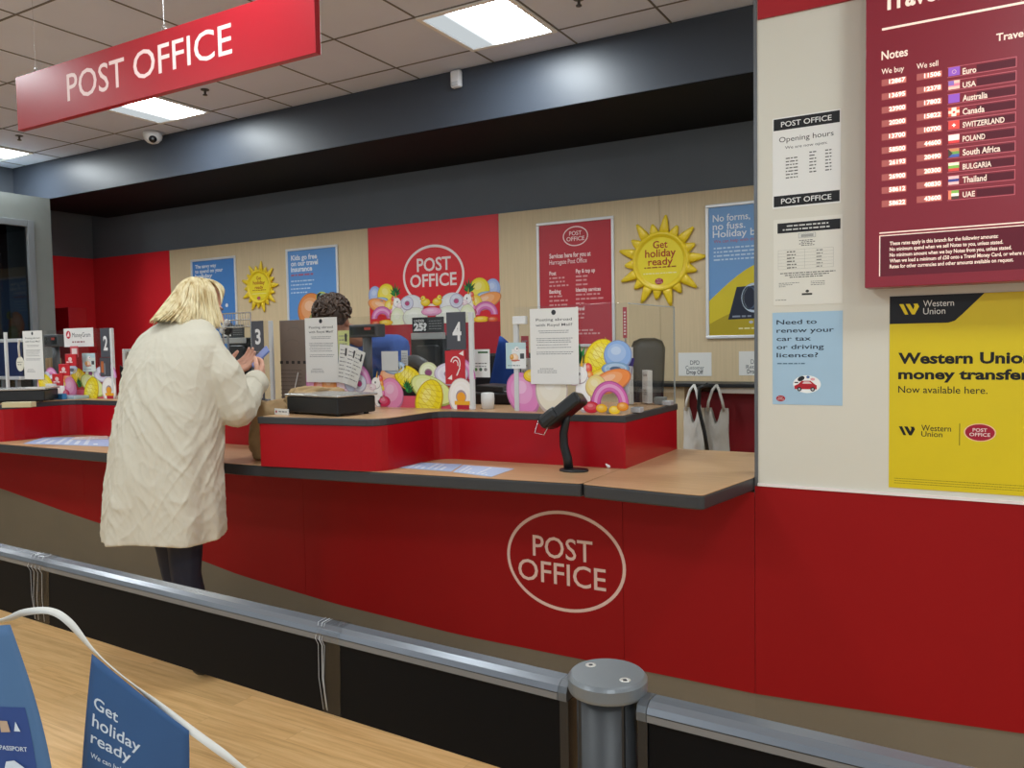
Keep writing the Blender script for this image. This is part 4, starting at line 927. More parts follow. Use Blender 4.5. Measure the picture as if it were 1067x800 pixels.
# leaflets lying flat on the worktop
def flat(pts, label, col, seed, name='loose_leaflet'):
    q = [PZ(a, b, WZ+.003) for a, b in pts]; c = Vector((sum(p[0] for p in q)/len(q), sum(p[1] for p in q)/len(q)))
    o = prism(name, [(x-c.x, y-c.y) for x, y in q][::-1], 0, .001, mat(col, .4), loc=(c.x, c.y, WZ+.0018)); tag(o, label, 'leaflet', None)
    L = [Vector((x-c.x, y-c.y)) for x, y in q]
    e = empty; vs = []; fs = []
    def pt(u, v): return (L[0]*(1-u)+L[1]*u)*(1-v)+(L[3]*(1-u)+L[2]*u)*v
    rr = random.Random(seed)
    for k in range(7):
        v = .12+.11*k; u = .1
        while u < .8:
            l = rr.uniform(.05, .14); a = [pt(u, v), pt(u+l, v), pt(u+l, v+.05), pt(u, v+.05)]; n = len(vs); vs += [(p.x, p.y, .0014) for p in a]; fs.append((n, n+1, n+2, n+3)); u += l+.03
            if rr.random() < .2: break
    mesh('print', vs, fs, ink('e6edf4'), o); return o
flat([(410, 486.5), (424, 481), (482, 483.5), (470, 491)], 'pale blue leaflet lying on the worktop, left of the two before screen 4', 'a9c3e4', 3)
flat([(472, 491.5), (483, 484), (536, 488), (512, 496.5)], 'pale blue leaflet lying on the worktop, nearer the card terminal', 'b4c9e6', 5)
flat([(24, 462), (45, 455.5), (116, 455), (118, 465)], 'pale blue leaflet lying on the worktop left of the customer', 'a7bce0', 8)
flat([(74, 458), (80, 455.2), (112, 454.2), (113, 457.5)], 'white and red folded slip on top of the left blue leaflet', 'e6d9d2', 9, 'paper_slip').location.z += .002

# ================================================================== BEHIND THE SCREENS
def monitor(px0, px1, yt, yb, Y, label, rz=0, sign=None, tilt=0):
    xa_, z1 = P(px0, yt, Y); xb_, z0 = P(px1, yb, Y); w, h = xb_-xa_, z1-z0; cx = (xa_+xb_)/2
    o = empty('monitor', (cx, Y, .841), rz, label, 'monitor', 'staff monitors'); dz = z0-.841
    bm = bmesh.new(); mt = Matrix.Translation((0, 0, dz)) @ Matrix.Rotation(tilt, 4, 'X')
    add_box(bm, -w/2, w/2, 0, .03, 0, h, .006, mt); add_box(bm, -w*.32, w*.32, -.045, 0, h*.12, h*.8, .02, mt); bm_obj('monitor_back', bm, M['black'], o)
    bm = bmesh.new(); add_box(bm, -.03, .03, -.03, .0, .0, dz+h*.4, .004); bm_obj('stand', bm, M['black'], o)
    bm = bmesh.new(); add_box(bm, -.11, .11, -.09, .09, 0, .012, .003); bm_obj('base', bm, M['black'], o)
    return o
monitor(430, 466, 350, 398, 3.50, 'black monitor back behind the number 4 screen', math.radians(12))
monitor(238, 262, 352, 392, 3.50, 'black monitor back beside the customer face', math.radians(8))
def age_sign(px, Y, label):
    xl, yt, xr, yb = px
    xa_, z1 = P(xl, yt, Y); xb_, z0 = P(xr, yb, Y); w, h = xb_-xa_, z1-z0
    o = empty('age_check_sign', (xa_, Y, z0), 0, label, 'sign', 'black age check signs')
    box('plate', 0, w, -.006, 0, 0, h, mat('2e3032', .45), o, .001); box('holder', 0, w, -.02, .012, -.035, -.001, mat('a9adab', .3), o, .003)
    A = Art(.0062, xa_, z0, Y); A.rect(w*.02, w*.48, h*.06, h*.94, '17181a', 1); A.text('UNDER', w*.06, h*.70, h*.15, 'd8d8d6', 2, w*.34, bold=.03); A.text('25?', w*.05, h*.16, h*.44, 'ececea', 2, w*.42, bold=.06)
    for k in range(4): A.words(w*.54, h*(.72-.17*k), w*.4, h*.05, '8d908f', 2, k)
    A.build('print', o); return o
age_sign((430, 331, 463, 346), 3.42, 'black UNDER 25 sign on top of the monitor behind number 4')
age_sign((231, 339, 255, 351.5), 3.42, 'black UNDER 25 sign beside the customer face')
# supports so that the signs stand on the monitor tops: thin clear brackets
# customer display on a pole
def display_pole(px0, px1, yt, yb, Y, label, pole=True):
    xa_, z1 = P(px0, yt, Y); xb_, z0 = P(px1, yb, Y); w, h = xb_-xa_, z1-z0; cx = (xa_+xb_)/2
    o = empty('customer_display', (cx, Y, RT), math.radians(-6), label, 'display', 'customer displays'); dz = z0-RT
    box('display_head', -w/2, w/2, -.03, .03, dz, dz+h, mat('4b4d50', .4), o, .006)
    box('display_window', -w*.42, w*.42, -.033, -.029, dz+h*.2, dz+h*.8, mat('2b2f2e', .15), o)
    bm = bmesh.new(); add_box(bm, w*.08, w*.3, -.035, -.03, dz+h*.55, dz+h*.75); bm_obj('red_light', bm, mat('b8483c', .4), o)
    tube('pole', [(0, 0, .01), (0, 0, dz+.01)], .024, mat('5c5e60', .4), o, 12)
    bm = bmesh.new(); add_lathe(bm, [(.001, 0), (.07, 0), (.07, .008), (.025, .014)], n=20); bm_obj('base', bm, mat('4b4d50', .4), o)
    return o
display_pole(366, 399, 338.5, 351, 3.22, 'grey customer display on a pole right of the staff member head')
display_pole(48.5, 67, 349, 361, 3.22, 'dark customer display on a pole beside the white money transfer card')
# fanned forms by the printer
def form(px, Y, label, col, rz, k, tilt=0):
    xl, yt, xr, yb = px
    xa_, z1 = P(xl, yt, Y); xb_, z0 = P(xr, yb, Y); w, h = xb_-xa_, z1-z0
    o = box('form_leaflet', 0, w, -.001, 0, 0, h, mat(col, .5)); o.location = (xa_, Y, z0); o.rotation_euler = (0, math.radians(tilt), 0)
    tag(o, label, 'leaflet', 'fanned leaflets beside the posting notice'); A = Art(.0015)
    for q in range(8): A.words(w*.12, h*(.85-.1*q), w*(.45+.3*((q+k) % 2)), h*.022, '77787a', 1, q+k*5)
    A.rect(w*.62, w*.8, h*.72, h*.92, '3a3c3e', 2)
    A.build('print', o)
form((352, 344.5, 365, 385), 3.0655, 'yellow-green card at the back of the leaflet fan', 'c9d08a', 0, 1)
form((350, 358, 361, 398), 3.0625, 'leftmost white form of the leaflet fan', 'e2e2dd', 0, 2, 8)
form((356, 359, 367, 399), 3.0595, 'middle white form of the leaflet fan', 'e6e6e2', 0, 3, 14)
form((361, 361, 372, 400), 3.0565, 'rightmost white form of the leaflet fan', 'dcdcd6', 0, 4, 20)
o, A, w, h = sheet('grey_card', 'plain pale grey card on the screen in front of the blue shirt', 'card', (397.5, 366, 415, 386), YG-.013, mat('c4c6c4', .5), None, .001)
o, A, w, h = sheet('side_leaflet', 'narrow white leaflet beside the blue shirt sleeve', 'leaflet', (418, 365, 425, 385), YG+.05, mat('dcdedc', .5), None, .001); lf_txt(A, w, h); A.build('print', o)
# blue draped chair between screens, dark tray
def chair(px, ytop, Y, label):
    cx, zt_ = P(px, ytop, Y)
    o = empty('office_chair', (cx, Y, 0), 0, label, 'chair')
    fab = mat('1d4a9c', .75, var=.06, scale=10, bump=.2, bscale=40)
    bm = bmesh.new(); N = 14; g = []
    for j in range(N+1):
        v = j/N; row = []
        for i in range(13):
            u = i/12*2-1; hw = .03+.17*(v**.8)
            x = .02*(1-v)+u*hw-.01; y = -.05*(1-u*u)-.02*math.sin(u*7+v*2)*v; row.append(bm.verts.new((x, y, zt_-(zt_-.72)*v-.04*u*u*(1-v))))
        g.append(row)
    for j in range(N):
        for i in range(12): bm.faces.new((g[j][i], g[j][i+1], g[j+1][i+1], g[j+1][i]))
    bmesh.ops.solidify(bm, geom=bm.faces[:], thickness=.03); bm_obj('draped_jacket', bm, fab, o, True)
    bm = bmesh.new(); add_box(bm, -.2, .2, -.01, .03, .62, zt_-.1, .015); bm_obj('backrest', bm, M['black'], o)
    bm = bmesh.new(); add_box(bm, -.23, .23, .0, .45, .48, .55, .03); bm_obj('seat', bm, M['black'], o)
    tube('column', [(0, .2, .08), (0, .2, .48)], .025, M['black'], o)
    for k in range(5):
        a = 2*PI*k/5+.3; tube('leg', [(0, .2, .09), (.27*math.cos(a), .2+.27*math.sin(a), .05), (.27*math.cos(a), .2+.27*math.sin(a), .025)], [.02, .016, .025], M['black'], o)
    return o
chair(524, 350, 4.05, 'office chair with a royal blue jacket draped over it, behind the till tray')
x_, z_ = P(505, 402, 3.25)
o = empty('till_tray', (-2.05, 3.36, RT), math.radians(4), 'black till tray with papers on the shelf between the two right screens', 'tray')
bm = bmesh.new(); add_box(bm, -.16, .30, 0, .26, .0, .055, .008); bm_obj('tray_body', bm, M['black'], o)
bm = bmesh.new(); add_box(bm, -.10, .05, .02, .2, .056, .09, .006, Matrix.Rotation(.05, 4, 'Y')); bm_obj('handset', bm, mat('2a2b2d', .4), o)
bm = bmesh.new(); add_box(bm, .0, .20, .03, .17, .0605, .0635, .0, Matrix.Rotation(.03, 4, 'Z')); bm_obj('paper', bm, mat('c9cdd2', .5), o)
x_, z_ = P(500, 412, 3.13)
bm = bmesh.new(); add_lathe(bm, [(.001, 0), (.038, 0), (.042, .05), (.040, .085), (.030, .088), (.028, .01), (.001, .008)], n=24)
o = bm_obj('white_cup', bm, mat('dedfdc', .35), None, True, loc=(-1.935, 3.14, RT)); o.scale = (.75, .75, .85); tag(o, 'small white cup tucked behind the number 4 screen edge', 'cup')
# phone handset behind print 4
o = empty('desk_phone', (-2.42, 3.2, RT), 0, 'dark grey desk phone behind the inflatables print under number 4', 'phone')
bm = bmesh.new(); add_box(bm, -.09, .09, 0, .1, 0, .10, .02); bm_obj('phone_body', bm, mat('3e4044', .4), o)
pts = [(-.12+.24*t, .03, .15+.07*math.sin(PI*t)) for t in [k/12 for k in range(13)]]
tube('handset', pts, [.022]*3+[.03]*7+[.022]*3, mat('47494d', .4), o, 10)
# right end leaflet holders, dark chair back, documents behind the print
def holder(x, y, w, h, label, txt, seed):
    o = empty('leaflet_holder', (x, y, RT), math.radians(-50), label, 'leaflet holder', 'leaflet holders at the right end')
    bm = bmesh.new(); add_box(bm, -w/2, w/2, 0, .05, 0, h*.45, .002); bm_obj('clear_pocket', bm, PERS, o)
    box('leaflet', -w/2+.006, w/2-.006, .012, .034, .006, h, mat('e2e1dd', .5), o, .001)
    A = Art(-.0115)
    for q, t in enumerate(txt): A.text(t, 0, h*(.83-.17*q), .014, 'b06070' if q else '6a5a60', 1, w*.6, 'c')
    for q in range(3): A.words(-w*.35, h*(.40-.06*q), w*.6, .005, '9a9a98', 1, q+seed)
    A.build('print', o); return o
holder(-1.42, 3.52, .09, .27, 'taller white leaflet holder behind the clear side sheet', ['Country', 'Country', 'info'], 1)
holder(-1.35, 3.58, .09, .16, 'shorter white leaflet holder behind the clear side sheet', ['Guide'], 2)
bm = bmesh.new(); add_box(bm, -.025, .025, -.025, .025, 0, .035, .004); o = bm_obj('rubber_stamp', bm, mat('8b9290', .3), None, loc=(-1.27, 3.60, RT)); tag(o, 'small grey block at the back corner of the raised shelf', 'block')
cx, zt_ = P(675, 352, 4.45)
o = empty('office_chair', (cx, 4.45, 0), math.radians(20), 'dark grey office chair back seen through the right side sheet', 'chair')
bm = bmesh.new(); add_box(bm, -.10, .10, 0, .07, zt_-.5, zt_, .06)
for v in bm.verts: v.co.x *= 1-.25*max(0, (zt_-v.co.z-.1))/.5; v.co.y += .25*v.co.x**2
bm_obj('backrest', bm, mat('34373a', .6), o, True)
bm = bmesh.new(); add_box(bm, -.22, .22, -.45, .0, .47, .54, .03); bm_obj('seat', bm, mat('34373a', .6), o)
tube('back_support', [(0, .05, zt_-.5), (0, .08, .5), (0, -.1, .46)], .02, M['black'], o); tube('column', [(0, -.22, .08), (0, -.22, .47)], .025, M['black'], o)
for k in range(5):
    a = 2*PI*k/5; tube('leg', [(0, -.22, .09), (.27*math.cos(a), -.22+.27*math.sin(a), .05), (.27*math.cos(a), -.22+.27*math.sin(a), .025)], [.02, .016, .025], M['black'], o)
for px, lb, col, tl, dy in (((617, 357, 655, 400), 'purple edged brochure leaning behind the unicorn print', '4b3f86', 12, .022), ((615, 368, 655, 405), 'white envelope pack leaning behind the unicorn print', 'dcdde2', 8, .012)):
    xl, yt, xr, yb = px; xa_, z1 = P(xl, yt, YG+dy); xb_, z0 = P(xr, yb, YG+dy)
    o = box('brochure', 0, xb_-xa_, 0, .004, 0, z1-z0-.03, mat(col, .45)); o.location = (xa_, YG+dy, z0); o.rotation_euler = (0, math.radians(tl), 0); tag(o, lb, 'brochure')
    A = Art(.0005); w, h = xb_-xa_, z1-z0-.03
    if 'purple' in lb: A.poly([(0, 0), (w, 0), (w, h*.3), (0, h*.8)], 'd8dae0', 1)
    else: A.words(w*.1, h*.8, w*.5, h*.05, '6a6c90', 1, 2); A.words(w*.1, h*.65, w*.35, h*.04, '6a6c90', 1, 3)
    A.build('print', o)
xl, z1 = P(649, 320, 3.5); xr_, z0 = P(653.5, 352, 3.5)
o = box('red_strip_sign', 0, xr_-xl, -.002, 0, 0, z1-z0, mat('b2303c', .45), loc=(xl, 3.5, z0)); tag(o, 'thin red upright strip sign left of the clear side sheet', 'sign')
box('support', (xr_-xl)/2-.004, (xr_-xl)/2+.004, 0, .006, RT-z0+.001, z1-z0, M['steel'], o)
A = Art(.0022); [A.words(.005, (z1-z0)*(.1+.1*k), (xr_-xl)-.01, .008, 'e6cccc', 1, k) for k in range(8)]; A.build('print', o)

# number 2 area: red stepped dispenser, files, navy screen panel, cardboard box
def dispenser():
    xa_, z0 = P(58, 417, 3.02); o = empty('leaflet_dispenser', (P(70, 417, 3.0)[0], 2.965, RT), 0, 'red stepped leaflet dispenser in front of the number 2 screen', 'dispenser')
    for k in range(4):
        x = -.12+.055*k; z = .062*k
        bm = bmesh.new(); add_box(bm, x-.05, x+.06, .0+.012*k, .012*k+.010, z+.02, z+.095, .003); bm_obj('pocket', bm, mat('c8202c' if k else 'dcdcda', .35), o)
        A = Art(-.012*k+.0005); A.ell(x+.005, z+.062, .02, .014, 'ecc9c6' if k else '4a8ac0', 1, 14); A.words(x-.035, z+.04, .07, .008, 'f0dcda' if k else '6a9ac8', 1, k); A.build('print', o)
    bm = bmesh.new(); add_box(bm, .03, .11, .05, .056, .26, .33, .002); bm_obj('back_card', bm, mat('c8505a', .4), o); box('card_window', .055, .105, .046, .05, .28, .315, mat('e2d4d2', .4), o)
    bm = bmesh.new(); add_box(bm, -.18, .13, .0, .10, 0, .02, .003); bm_obj('base', bm, mat('b8d4e4', .2), o)
    return o
dispenser()
x_, z_ = P(60, 415, 2.93); o = box('blue_leaflet_box', -.045, .05, 0, .03, 0, .035, mat('3a86c4', .4), bev=.002, loc=(x_, 2.93, RT)); tag(o, 'small blue leaflet box at the foot of the red dispenser', 'box')
x0_ = P(121, 400, 3.30)[0]
cols_ = [('dfe0dc', 'white folder', .035, .30), ('8b8272', 'taupe folder', .03, .28), ('5c5146', 'brown folder', .03, .30), ('c6a04a', 'mustard folder', .02, .27), ('3c3c40', 'charcoal folder', .035, .29)]
o = empty('file_rack', (x0_, 3.335, RT), 0, 'black slanted magazine rack holding folders behind the number 2 sign', 'rack')
bm = bmesh.new(); n = 0
prism('rack_side', [(0.0, 0), (.30, 0), (.30, .06), (.0, .2)], -.004, 0, M['black'], o, axis='y'); prism('rack_side', [(0.0, 0), (.30, 0), (.30, .06), (.0, .2)], .22, .224, M['black'], o, axis='y'); box('rack_base', 0, .3, 0, .22, 0, .004, M['black'], o)
bm.free(); xx = x0_+.012
for c_, nm, w_, h_ in cols_:
    q = box('folder', 0, w_-.006, .006, .21, 0, h_, mat(c_, .55), bev=.003, loc=(xx, 3.338, RT+.006)); tag(q, nm+' standing in the black rack behind the number 2 sign', 'folder', 'folders in the rack'); xx += w_+.012
xl, z1 = P(-4, 357, 3.9); xr_, z0 = P(21, 392, 3.9)
o = empty('blue_display_panel', ((xl+xr_)/2, 3.9, 0), 0, 'navy blue panel with white top and bottom bars at the far left', 'panel')
w = xr_-xl; box('panel_face', -w/2, w/2, 0, .03, z0, z1, M['navy'], o, .004); box('top_bar', -w/2, w/2, -.01, .04, z1, z1+.03, mat('dde0e2', .4), o, .003); box('bottom_bar', -w/2, w/2, -.01, .04, z0-.03, z0, mat('dde0e2', .4), o, .003)
for x in (-w/2+.05, w/2-.08): box('leg', x, x+.03, 0, .03, .03, z0-.031, M['grey'], o)
bm = bmesh.new(); add_box(bm, -w/2, w/2, -.15, .2, 0, .03, .005); bm_obj('base', bm, M['grey'], o)
x_, z_ = P(52.5, 383, 3.5)
o = empty('cardboard_box', (P(53, 383, 3.24)[0], 3.235, RT), 0, 'small tan cardboard box standing behind the far left screen', 'box')
bm = bmesh.new(); add_box(bm, -.055, .055, 0, .05, 0, P(53, 373, 3.24)[1]-RT, .002); bm_obj('carton', bm, mat('a98b62', .7), o); box('tape', -.012, .012, -.001, .05, .0, P(53, 373, 3.24)[1]-RT+.001, mat('c2a882', .4), o)
# wire letter shelf and small plush by the monitor of station 3
o = empty('wire_shelf', (-4.12, 3.245, RT), 0, 'thin wire letter shelf on the screen beside the customer face', 'shelf')
za = P(250, 337, 3.25)[1]-RT; xa_ = P(233, 337, 3.25)[0]+4.12; xb_ = P(262, 337, 3.25)[0]+4.12
bm = bmesh.new()
for x in (xa_, xb_): add_tube(bm, [(x, 0, .0), (x, 0, za+.06)], .004, 6)
for k in range(12): x = xa_+(xb_-xa_)*k/11; add_tube(bm, [(x, 0, za-.02), (x, 0, za+.06)], .0018, 5)
for z in (za-.02, za+.02, za+.06): add_tube(bm, [(xa_, 0, z), (xb_, 0, z)], .004, 6)
bm_obj('wire_frame', bm, M['steel'], o)
o = empty('small_toy', (P(236, 345, 3.27)[0], 3.275, P(236, 350, 3.27)[1]), 0, 'small black and white ornament beside the customer face', 'ornament')
bm = bmesh.new(); bmesh.ops.create_icosphere(bm, subdivisions=2, radius=.04); [setattr(v, 'co', Vector((v.co.x, v.co.y*.6, v.co.z*1.2+.05))) for v in bm.verts]; bm_obj('toy_body', bm, mat('1e1f22', .6), o, True)
bm = bmesh.new()
for k in range(3): 
    r = bmesh.ops.create_icosphere(bm, subdivisions=2, radius=.018); [setattr(v, 'co', v.co+Vector((-.015+.02*k, -.022, .03+.025*k))) for v in r['verts']]
bm_obj('white_patch', bm, mat('dcdcda', .6), o, True)
box('support', -.004, .004, 0, .008, RT-P(236, 350, 3.27)[1]+.0, .02, M['steel'], o)

# tan slouchy bag on the worktop and folded beige jacket on the raised shelf
def lumpy(name, c, rad, seed, col, label, cat, flatz=.0, amp=.22, sub=4, parts=None):
    bm = bmesh.new(); bmesh.ops.create_icosphere(bm, subdivisions=sub, radius=1)
    for v in bm.verts:
        d = v.co.normalized(); n = noise.fractal(d*1.6+Vector((seed, 0, 0)), 1, 2, 4)*amp + .05*math.sin(d.z*14+d.x*5+seed)
        s = 1+n; p = Vector((math.copysign(abs(d.x)**.75, d.x)*rad[0], math.copysign(abs(d.y)**.75, d.y)*rad[1], math.copysign(abs(d.z)**.7, d.z)*rad[2]))*s
        v.co = Vector((p.x, p.y, max(p.z, -rad[2]*.8)+rad[2]*.8))
    o = bm_obj(name, bm, col, None, True, loc=c); tag(o, label, cat); return o
tan = mat('9a7d55', .75, var=.25, scale=9, bump=.5, bscale=25); tan2 = mat('ab8f66', .8, var=.12, scale=7, bump=.5, bscale=18)
o = lumpy('handbag', (-2.845, 2.74, WZ+.003), (.105, .15, .15), 3, tan, 'tan slouchy handbag on the worktop beside the customer sleeve', 'bag')
tube('strap', [(-.10, 0, .12), (-.08, -.04, .19), (.02, -.07, .22), (.09, -.03, .18), (.12, 0, .10)], .010, mat('3b3026', .6), o, 8)
o = lumpy('folded_jacket', (-2.685, 2.83, RT+.001), (.075, .17, .055), 8, tan2, 'crumpled light brown jacket lying on the raised shelf behind the parcel scale', 'jacket', amp=.3)
bm = bmesh.new()
for k, (a, b) in enumerate([(-.08, .03), (-.04, .05), (.0, .02)]):
    add_tube(bm, [(a, -.13, .03+b*.5), (a+.02, -.10, .08+b*.4), (a+.03, -.03, .10), (a+.03, .06, .09)], [.012, .016, .016, .008], 8)
bm_obj('fold', bm, tan2, o, True)

# ================================================================== QUEUE BARRIER
DIR = Vector((-.99920, .03997, 0)).normalized()
PC = Vector((-.4813, 1.1139, 0)); CAP = .914
brz = math.atan2(DIR.y, DIR.x)
post = empty('barrier_post', (PC.x, PC.y, 0), brz, 'round grey queue barrier post with flat cap and two screws', 'post')
bm = bmesh.new(); add_lathe(bm, [(.0475, .02), (.0475, CAP-.024)], n=40)
for v in bm.verts: pass
bm_obj('tube', bm, M['postm'], post, True)
bm = bmesh.new(); 
for k in range(4):
    a = PI/4+PI/2*k+.15; add_box(bm, .046*math.cos(a)-.003, .046*math.cos(a)+.003, .046*math.sin(a)-.003, .046*math.sin(a)+.003, .03, CAP-.025)
bm_obj('groove', bm, M['black'], post)
bm = bmesh.new(); add_lathe(bm, [(.02, CAP-.026), (.059, CAP-.026), (.0605, CAP-.022), (.0605, CAP-.006), (.0575, CAP-.002), (.0555, CAP), (.001, CAP)], n=72); o = bm_obj('cap', bm, M['cap'], post, False)
o.modifiers.new('e', 'EDGE_SPLIT').split_angle = math.radians(35)
for a in (math.radians(-20), math.radians(160)):
    a2 = a; bm = bmesh.new(); add_lathe(bm, [(.0085, 0), (.0085, .0008), (.004, .0009), (.0038, -.0003), (.001, -.0003)], (.037*math.cos(a2), .037*math.sin(a2), CAP+.0001), 20)
    s = bm_obj('screw', bm, mat('d2d2cc', .3, metal=.4), post, True)
    bm = bmesh.new(); add_lathe(bm, [(.0032, 0), (.0032, .0006), (.0005, .0006)], (.037*math.cos(a2), .037*math.sin(a2), CAP+.0006), 12); bm_obj('socket', bm, M['black'], s)
bm = bmesh.new(); add_lathe(bm, [(.001, FZ), (.085, FZ), (.085, FZ+.006), (.06, FZ+.018), (.0475, FZ+.02), (.0475, .025)], n=40); bm_obj('floor_flange', bm, M['postm'], post, True)
def barrier(s0, s1, label, tape=()):
    """section from s0 to s1 metres along the barrier line from the post"""
    o = empty('queue_barrier', (PC.x, PC.y, 0), brz, label, 'barrier', 'queue barrier sections')
    a, b = sorted((s0, s1)); T = .892; Bm = .722
    prof = [(-.026, T-.027), (-.026, T-.015), (-.022, T-.006), (-.012, T), (.012, T), (.022, T-.006), (.026, T-.015), (.026, T-.027)]
    def ext(name, pr, x0, x1, m, smooth=False):
        bm = bmesh.new(); A_ = [bm.verts.new((x0, y, z)) for y, z in pr]; B_ = [bm.verts.new((x1, y, z)) for y, z in pr]; n = len(pr)
        bm.faces.new(A_); bm.faces.new(B_[::-1])
        for i in range(n): bm.faces.new((A_[i], B_[i], B_[(i+1) % n], A_[(i+1) % n]))
        return bm_obj(name, bm, m, o, smooth)
    e = .016
    sgn = 1 if s1 > 0 else -1
    ina, inb = a+e, b-e
    ext('top_rail', prof, ina, inb, M['rail'])
    ext('rail_groove', [(-.0262, T-.0165), (-.0262, T-.015), (.0262, T-.015), (.0262, T-.0165)], ina, inb, M['black'])
    box('panel', ina, inb, -.018, .018, Bm, T-.028, M['panel'], o)
    for x0_, x1_ in ((a, a+e-.001), (b-e+.001, b)):
        ext('end_cap', [(y*1.01, z) for y, z in prof[:1]] + [(y*1.01, z+.0005) for y, z in prof[1:-1]] + [(prof[-1][0]*1.01, prof[-1][1])] , x0_, x1_, mat('5f6367', .35, metal=.4))
        box('end_stile', x0_, x1_, -.021, .021, Bm-.002, T-.028, M['blackm'], o)
    return o
bl_ = barrier(.058, 2.75, 'long low black barrier panel with a silver rail, left of the round post')
br_ = barrier(-.058, -1.9, 'black barrier panel with a silver rail, right of the round post')
# second post at the far ends (outside the frame) so that the sections stand on something
def dup(r, loc, label=None):
    c = r.copy(); C.objects.link(c); c.location = loc
    if label: c['label'] = label
    def rec(src, dst):
        for ch in [o for o in bpy.data.objects if o.parent == src and o.name in C.objects]:
            d = ch.copy(); C.objects.link(d); d.parent = dst; rec(ch, d)
    rec(r, c); return c
e1 = PC+DIR*2.81; e2 = PC-DIR*1.96
dup(post, (e1.x, e1.y, 0), 'round grey barrier post at the left end of the long barrier, outside the photo')
dup(post, (e2.x, e2.y, 0), 'round grey barrier post at the right end of the barrier, outside the photo')
# clear tape wraps on the long section
def wrap(name, s, wdt, label, vertical=True):
    o = empty(name, (PC.x, PC.y, 0), brz, label, 'tape', 'clear tape wrapped round the barrier')
    bm = bmesh.new(); T = .8935; 
    pr = [(.0205, .72), (.0205, .862), (.0275, .866), (.0275, .878), (.013, T), (-.013, T), (-.0275, .878), (-.0275, .866), (-.0205, .862), (-.0205, .72)]
    n = 7; rr = random.Random(int(s*100))
    cols = [[bm.verts.new((s+wdt*(i/n-.5)+.004*rr.uniform(-1, 1)+.35*wdt*(z-.8)*(1 if i % 2 else -.6), y*(1+.04*rr.random()), z+.002*rr.random())) for (y, z) in pr] for i in range(n+1)]
    for i in range(n):
        for j in range(len(pr)-1): bm.faces.new((cols[i][j], cols[i+1][j], cols[i+1][j+1], cols[i][j+1]))
    bm_obj('tape_film', bm, TAPE, o, False)
    bm = bmesh.new()
    for k in range(4):
        x = s+wdt*rr.uniform(-.5, .5); x2 = x+wdt*rr.uniform(-.3, .3)
        add_tube(bm, [(x, .0225, .73), ((x+x2)/2+.005, .0228, .79), (x2, .0222, .854), (x2, .0292, .868), (x2+.006, .014, T+.001), (x2+.01, -.01, T+.001)], .0006, 5)
    bm_obj('crease', bm, mat('b9bcbe', .3), o, True); return o
def s_of(px, py, z=.87):
    q = ray(px, py); nrm = Vector((-DIR.y, DIR.x, 0)); t = PC.dot(nrm)/q.dot(nrm); return (q*t-PC).dot(DIR)
wrap('clear_tape', s_of(50, 590), .075, 'clear tape wrapped round the barrier near the left edge of the photo')
wrap('clear_tape', s_of(352, 655), .05, 'clear tape wrapped round the barrier rail midway to the post')

# ================================================================== BUNTING
BD = 1.12     # distance in front of the lens of the strip's middle
def PD(px, py, d): q = ray(px, py); v = q*(d/q.dot(CF)); return Vector((v.x, v.y, v.z+CAMZ))
cord = [(-60, 655, 1.0), (0, 647, 1.0), (25, 638, .99), (52, 636.5, .985), (72, 648, .975), (98, 678, .96), (130, 706, .95), (165, 734, .94), (197, 759, .93), (230, 783, .92), (275, 815, .90), (420, 900, .88)]
cp = [PD(*c) for c in cord]
bu = empty('bunting', tuple(PD(100, 680, .96)), 0, 'string of blue printed pennants on white tape in the near left corner', 'bunting')
off = Vector(bu.location)
def smooth_path(ps, n=6):
    out = []
    for i in range(len(ps)-1):
        p0, p1, p2, p3 = ps[max(i-1, 0)], ps[i], ps[i+1], ps[min(i+2, len(ps)-1)]
        for k in range(n):
            t = k/n; out.append(.5*((2*p1)+(p2-p0)*t+(2*p0-5*p1+4*p2-p3)*t*t+(3*p1-p0-3*p2+p3)*t**3))
    return out+[ps[-1]]
sp_ = [p-off for p in smooth_path(cp)]
bm = bmesh.new(); rings = []
for i, p in enumerate(sp_):
    t = (sp_[min(i+1, len(sp_)-1)]-sp_[max(i-1, 0)]).normalized(); up = Vector((0, 0, 1)); up = (up-t*up.dot(t)).normalized(); s = t.cross(up)
    tw = .9*math.sin(i*.21+.6); a = up*math.cos(tw)+s*math.sin(tw); b = t.cross(a); W_ = .0042; T_ = .0007
    rings.append([bm.verts.new(p+a*W_+b*T_), bm.verts.new(p+a*W_-b*T_), bm.verts.new(p-a*W_-b*T_), bm.verts.new(p-a*W_+b*T_)])
for i in range(len(rings)-1):
    for k in range(4): bm.faces.new((rings[i][k], rings[i+1][k], rings[i+1][(k+1) % 4], rings[i][(k+1) % 4]))
bm.faces.new(rings[0]); bm.faces.new(rings[-1][::-1])
bm_obj('cord', bm, mat('d6d4cc', .6), bu, True)
def pennant(L0, L1, B0, B1, curve, shape, col='27507f'):
    """grid sheet with corners (top left, top right, bottom left, bottom right)"""
    nx, nz = 14, 16; g = []
    vs = []; fs = []
    def pos(u, v):
        top = L0.lerp(L1, u)+Vector((0, 0, .0)); bot = B0.lerp(B1, u); p = top.lerp(bot, v)
        return p-off+curve(u, v)
    for j in range(nz+1):
        for i in range(nx+1): vs.append(pos(i/nx, j/nz))
    for j in range(nz):
        for i in range(nx): a = j*(nx+1)+i; fs.append((a, a+1, a+nx+2, a+nx+1))
    o = mesh('pennant', vs, fs, mat(col, .6, var=.04, scale=10), bu, True)
    md = o.modifiers.new('s', 'SOLIDIFY'); md.thickness = .0006
    return o, pos
toc = -CF*.0010
c1 = lambda u, v: Vector((0, 0, 0))+CR*(.006*math.sin(v*PI*.8)*(u-.3))-CF*(.006*math.sin(u*PI)*(.4+.6*v))
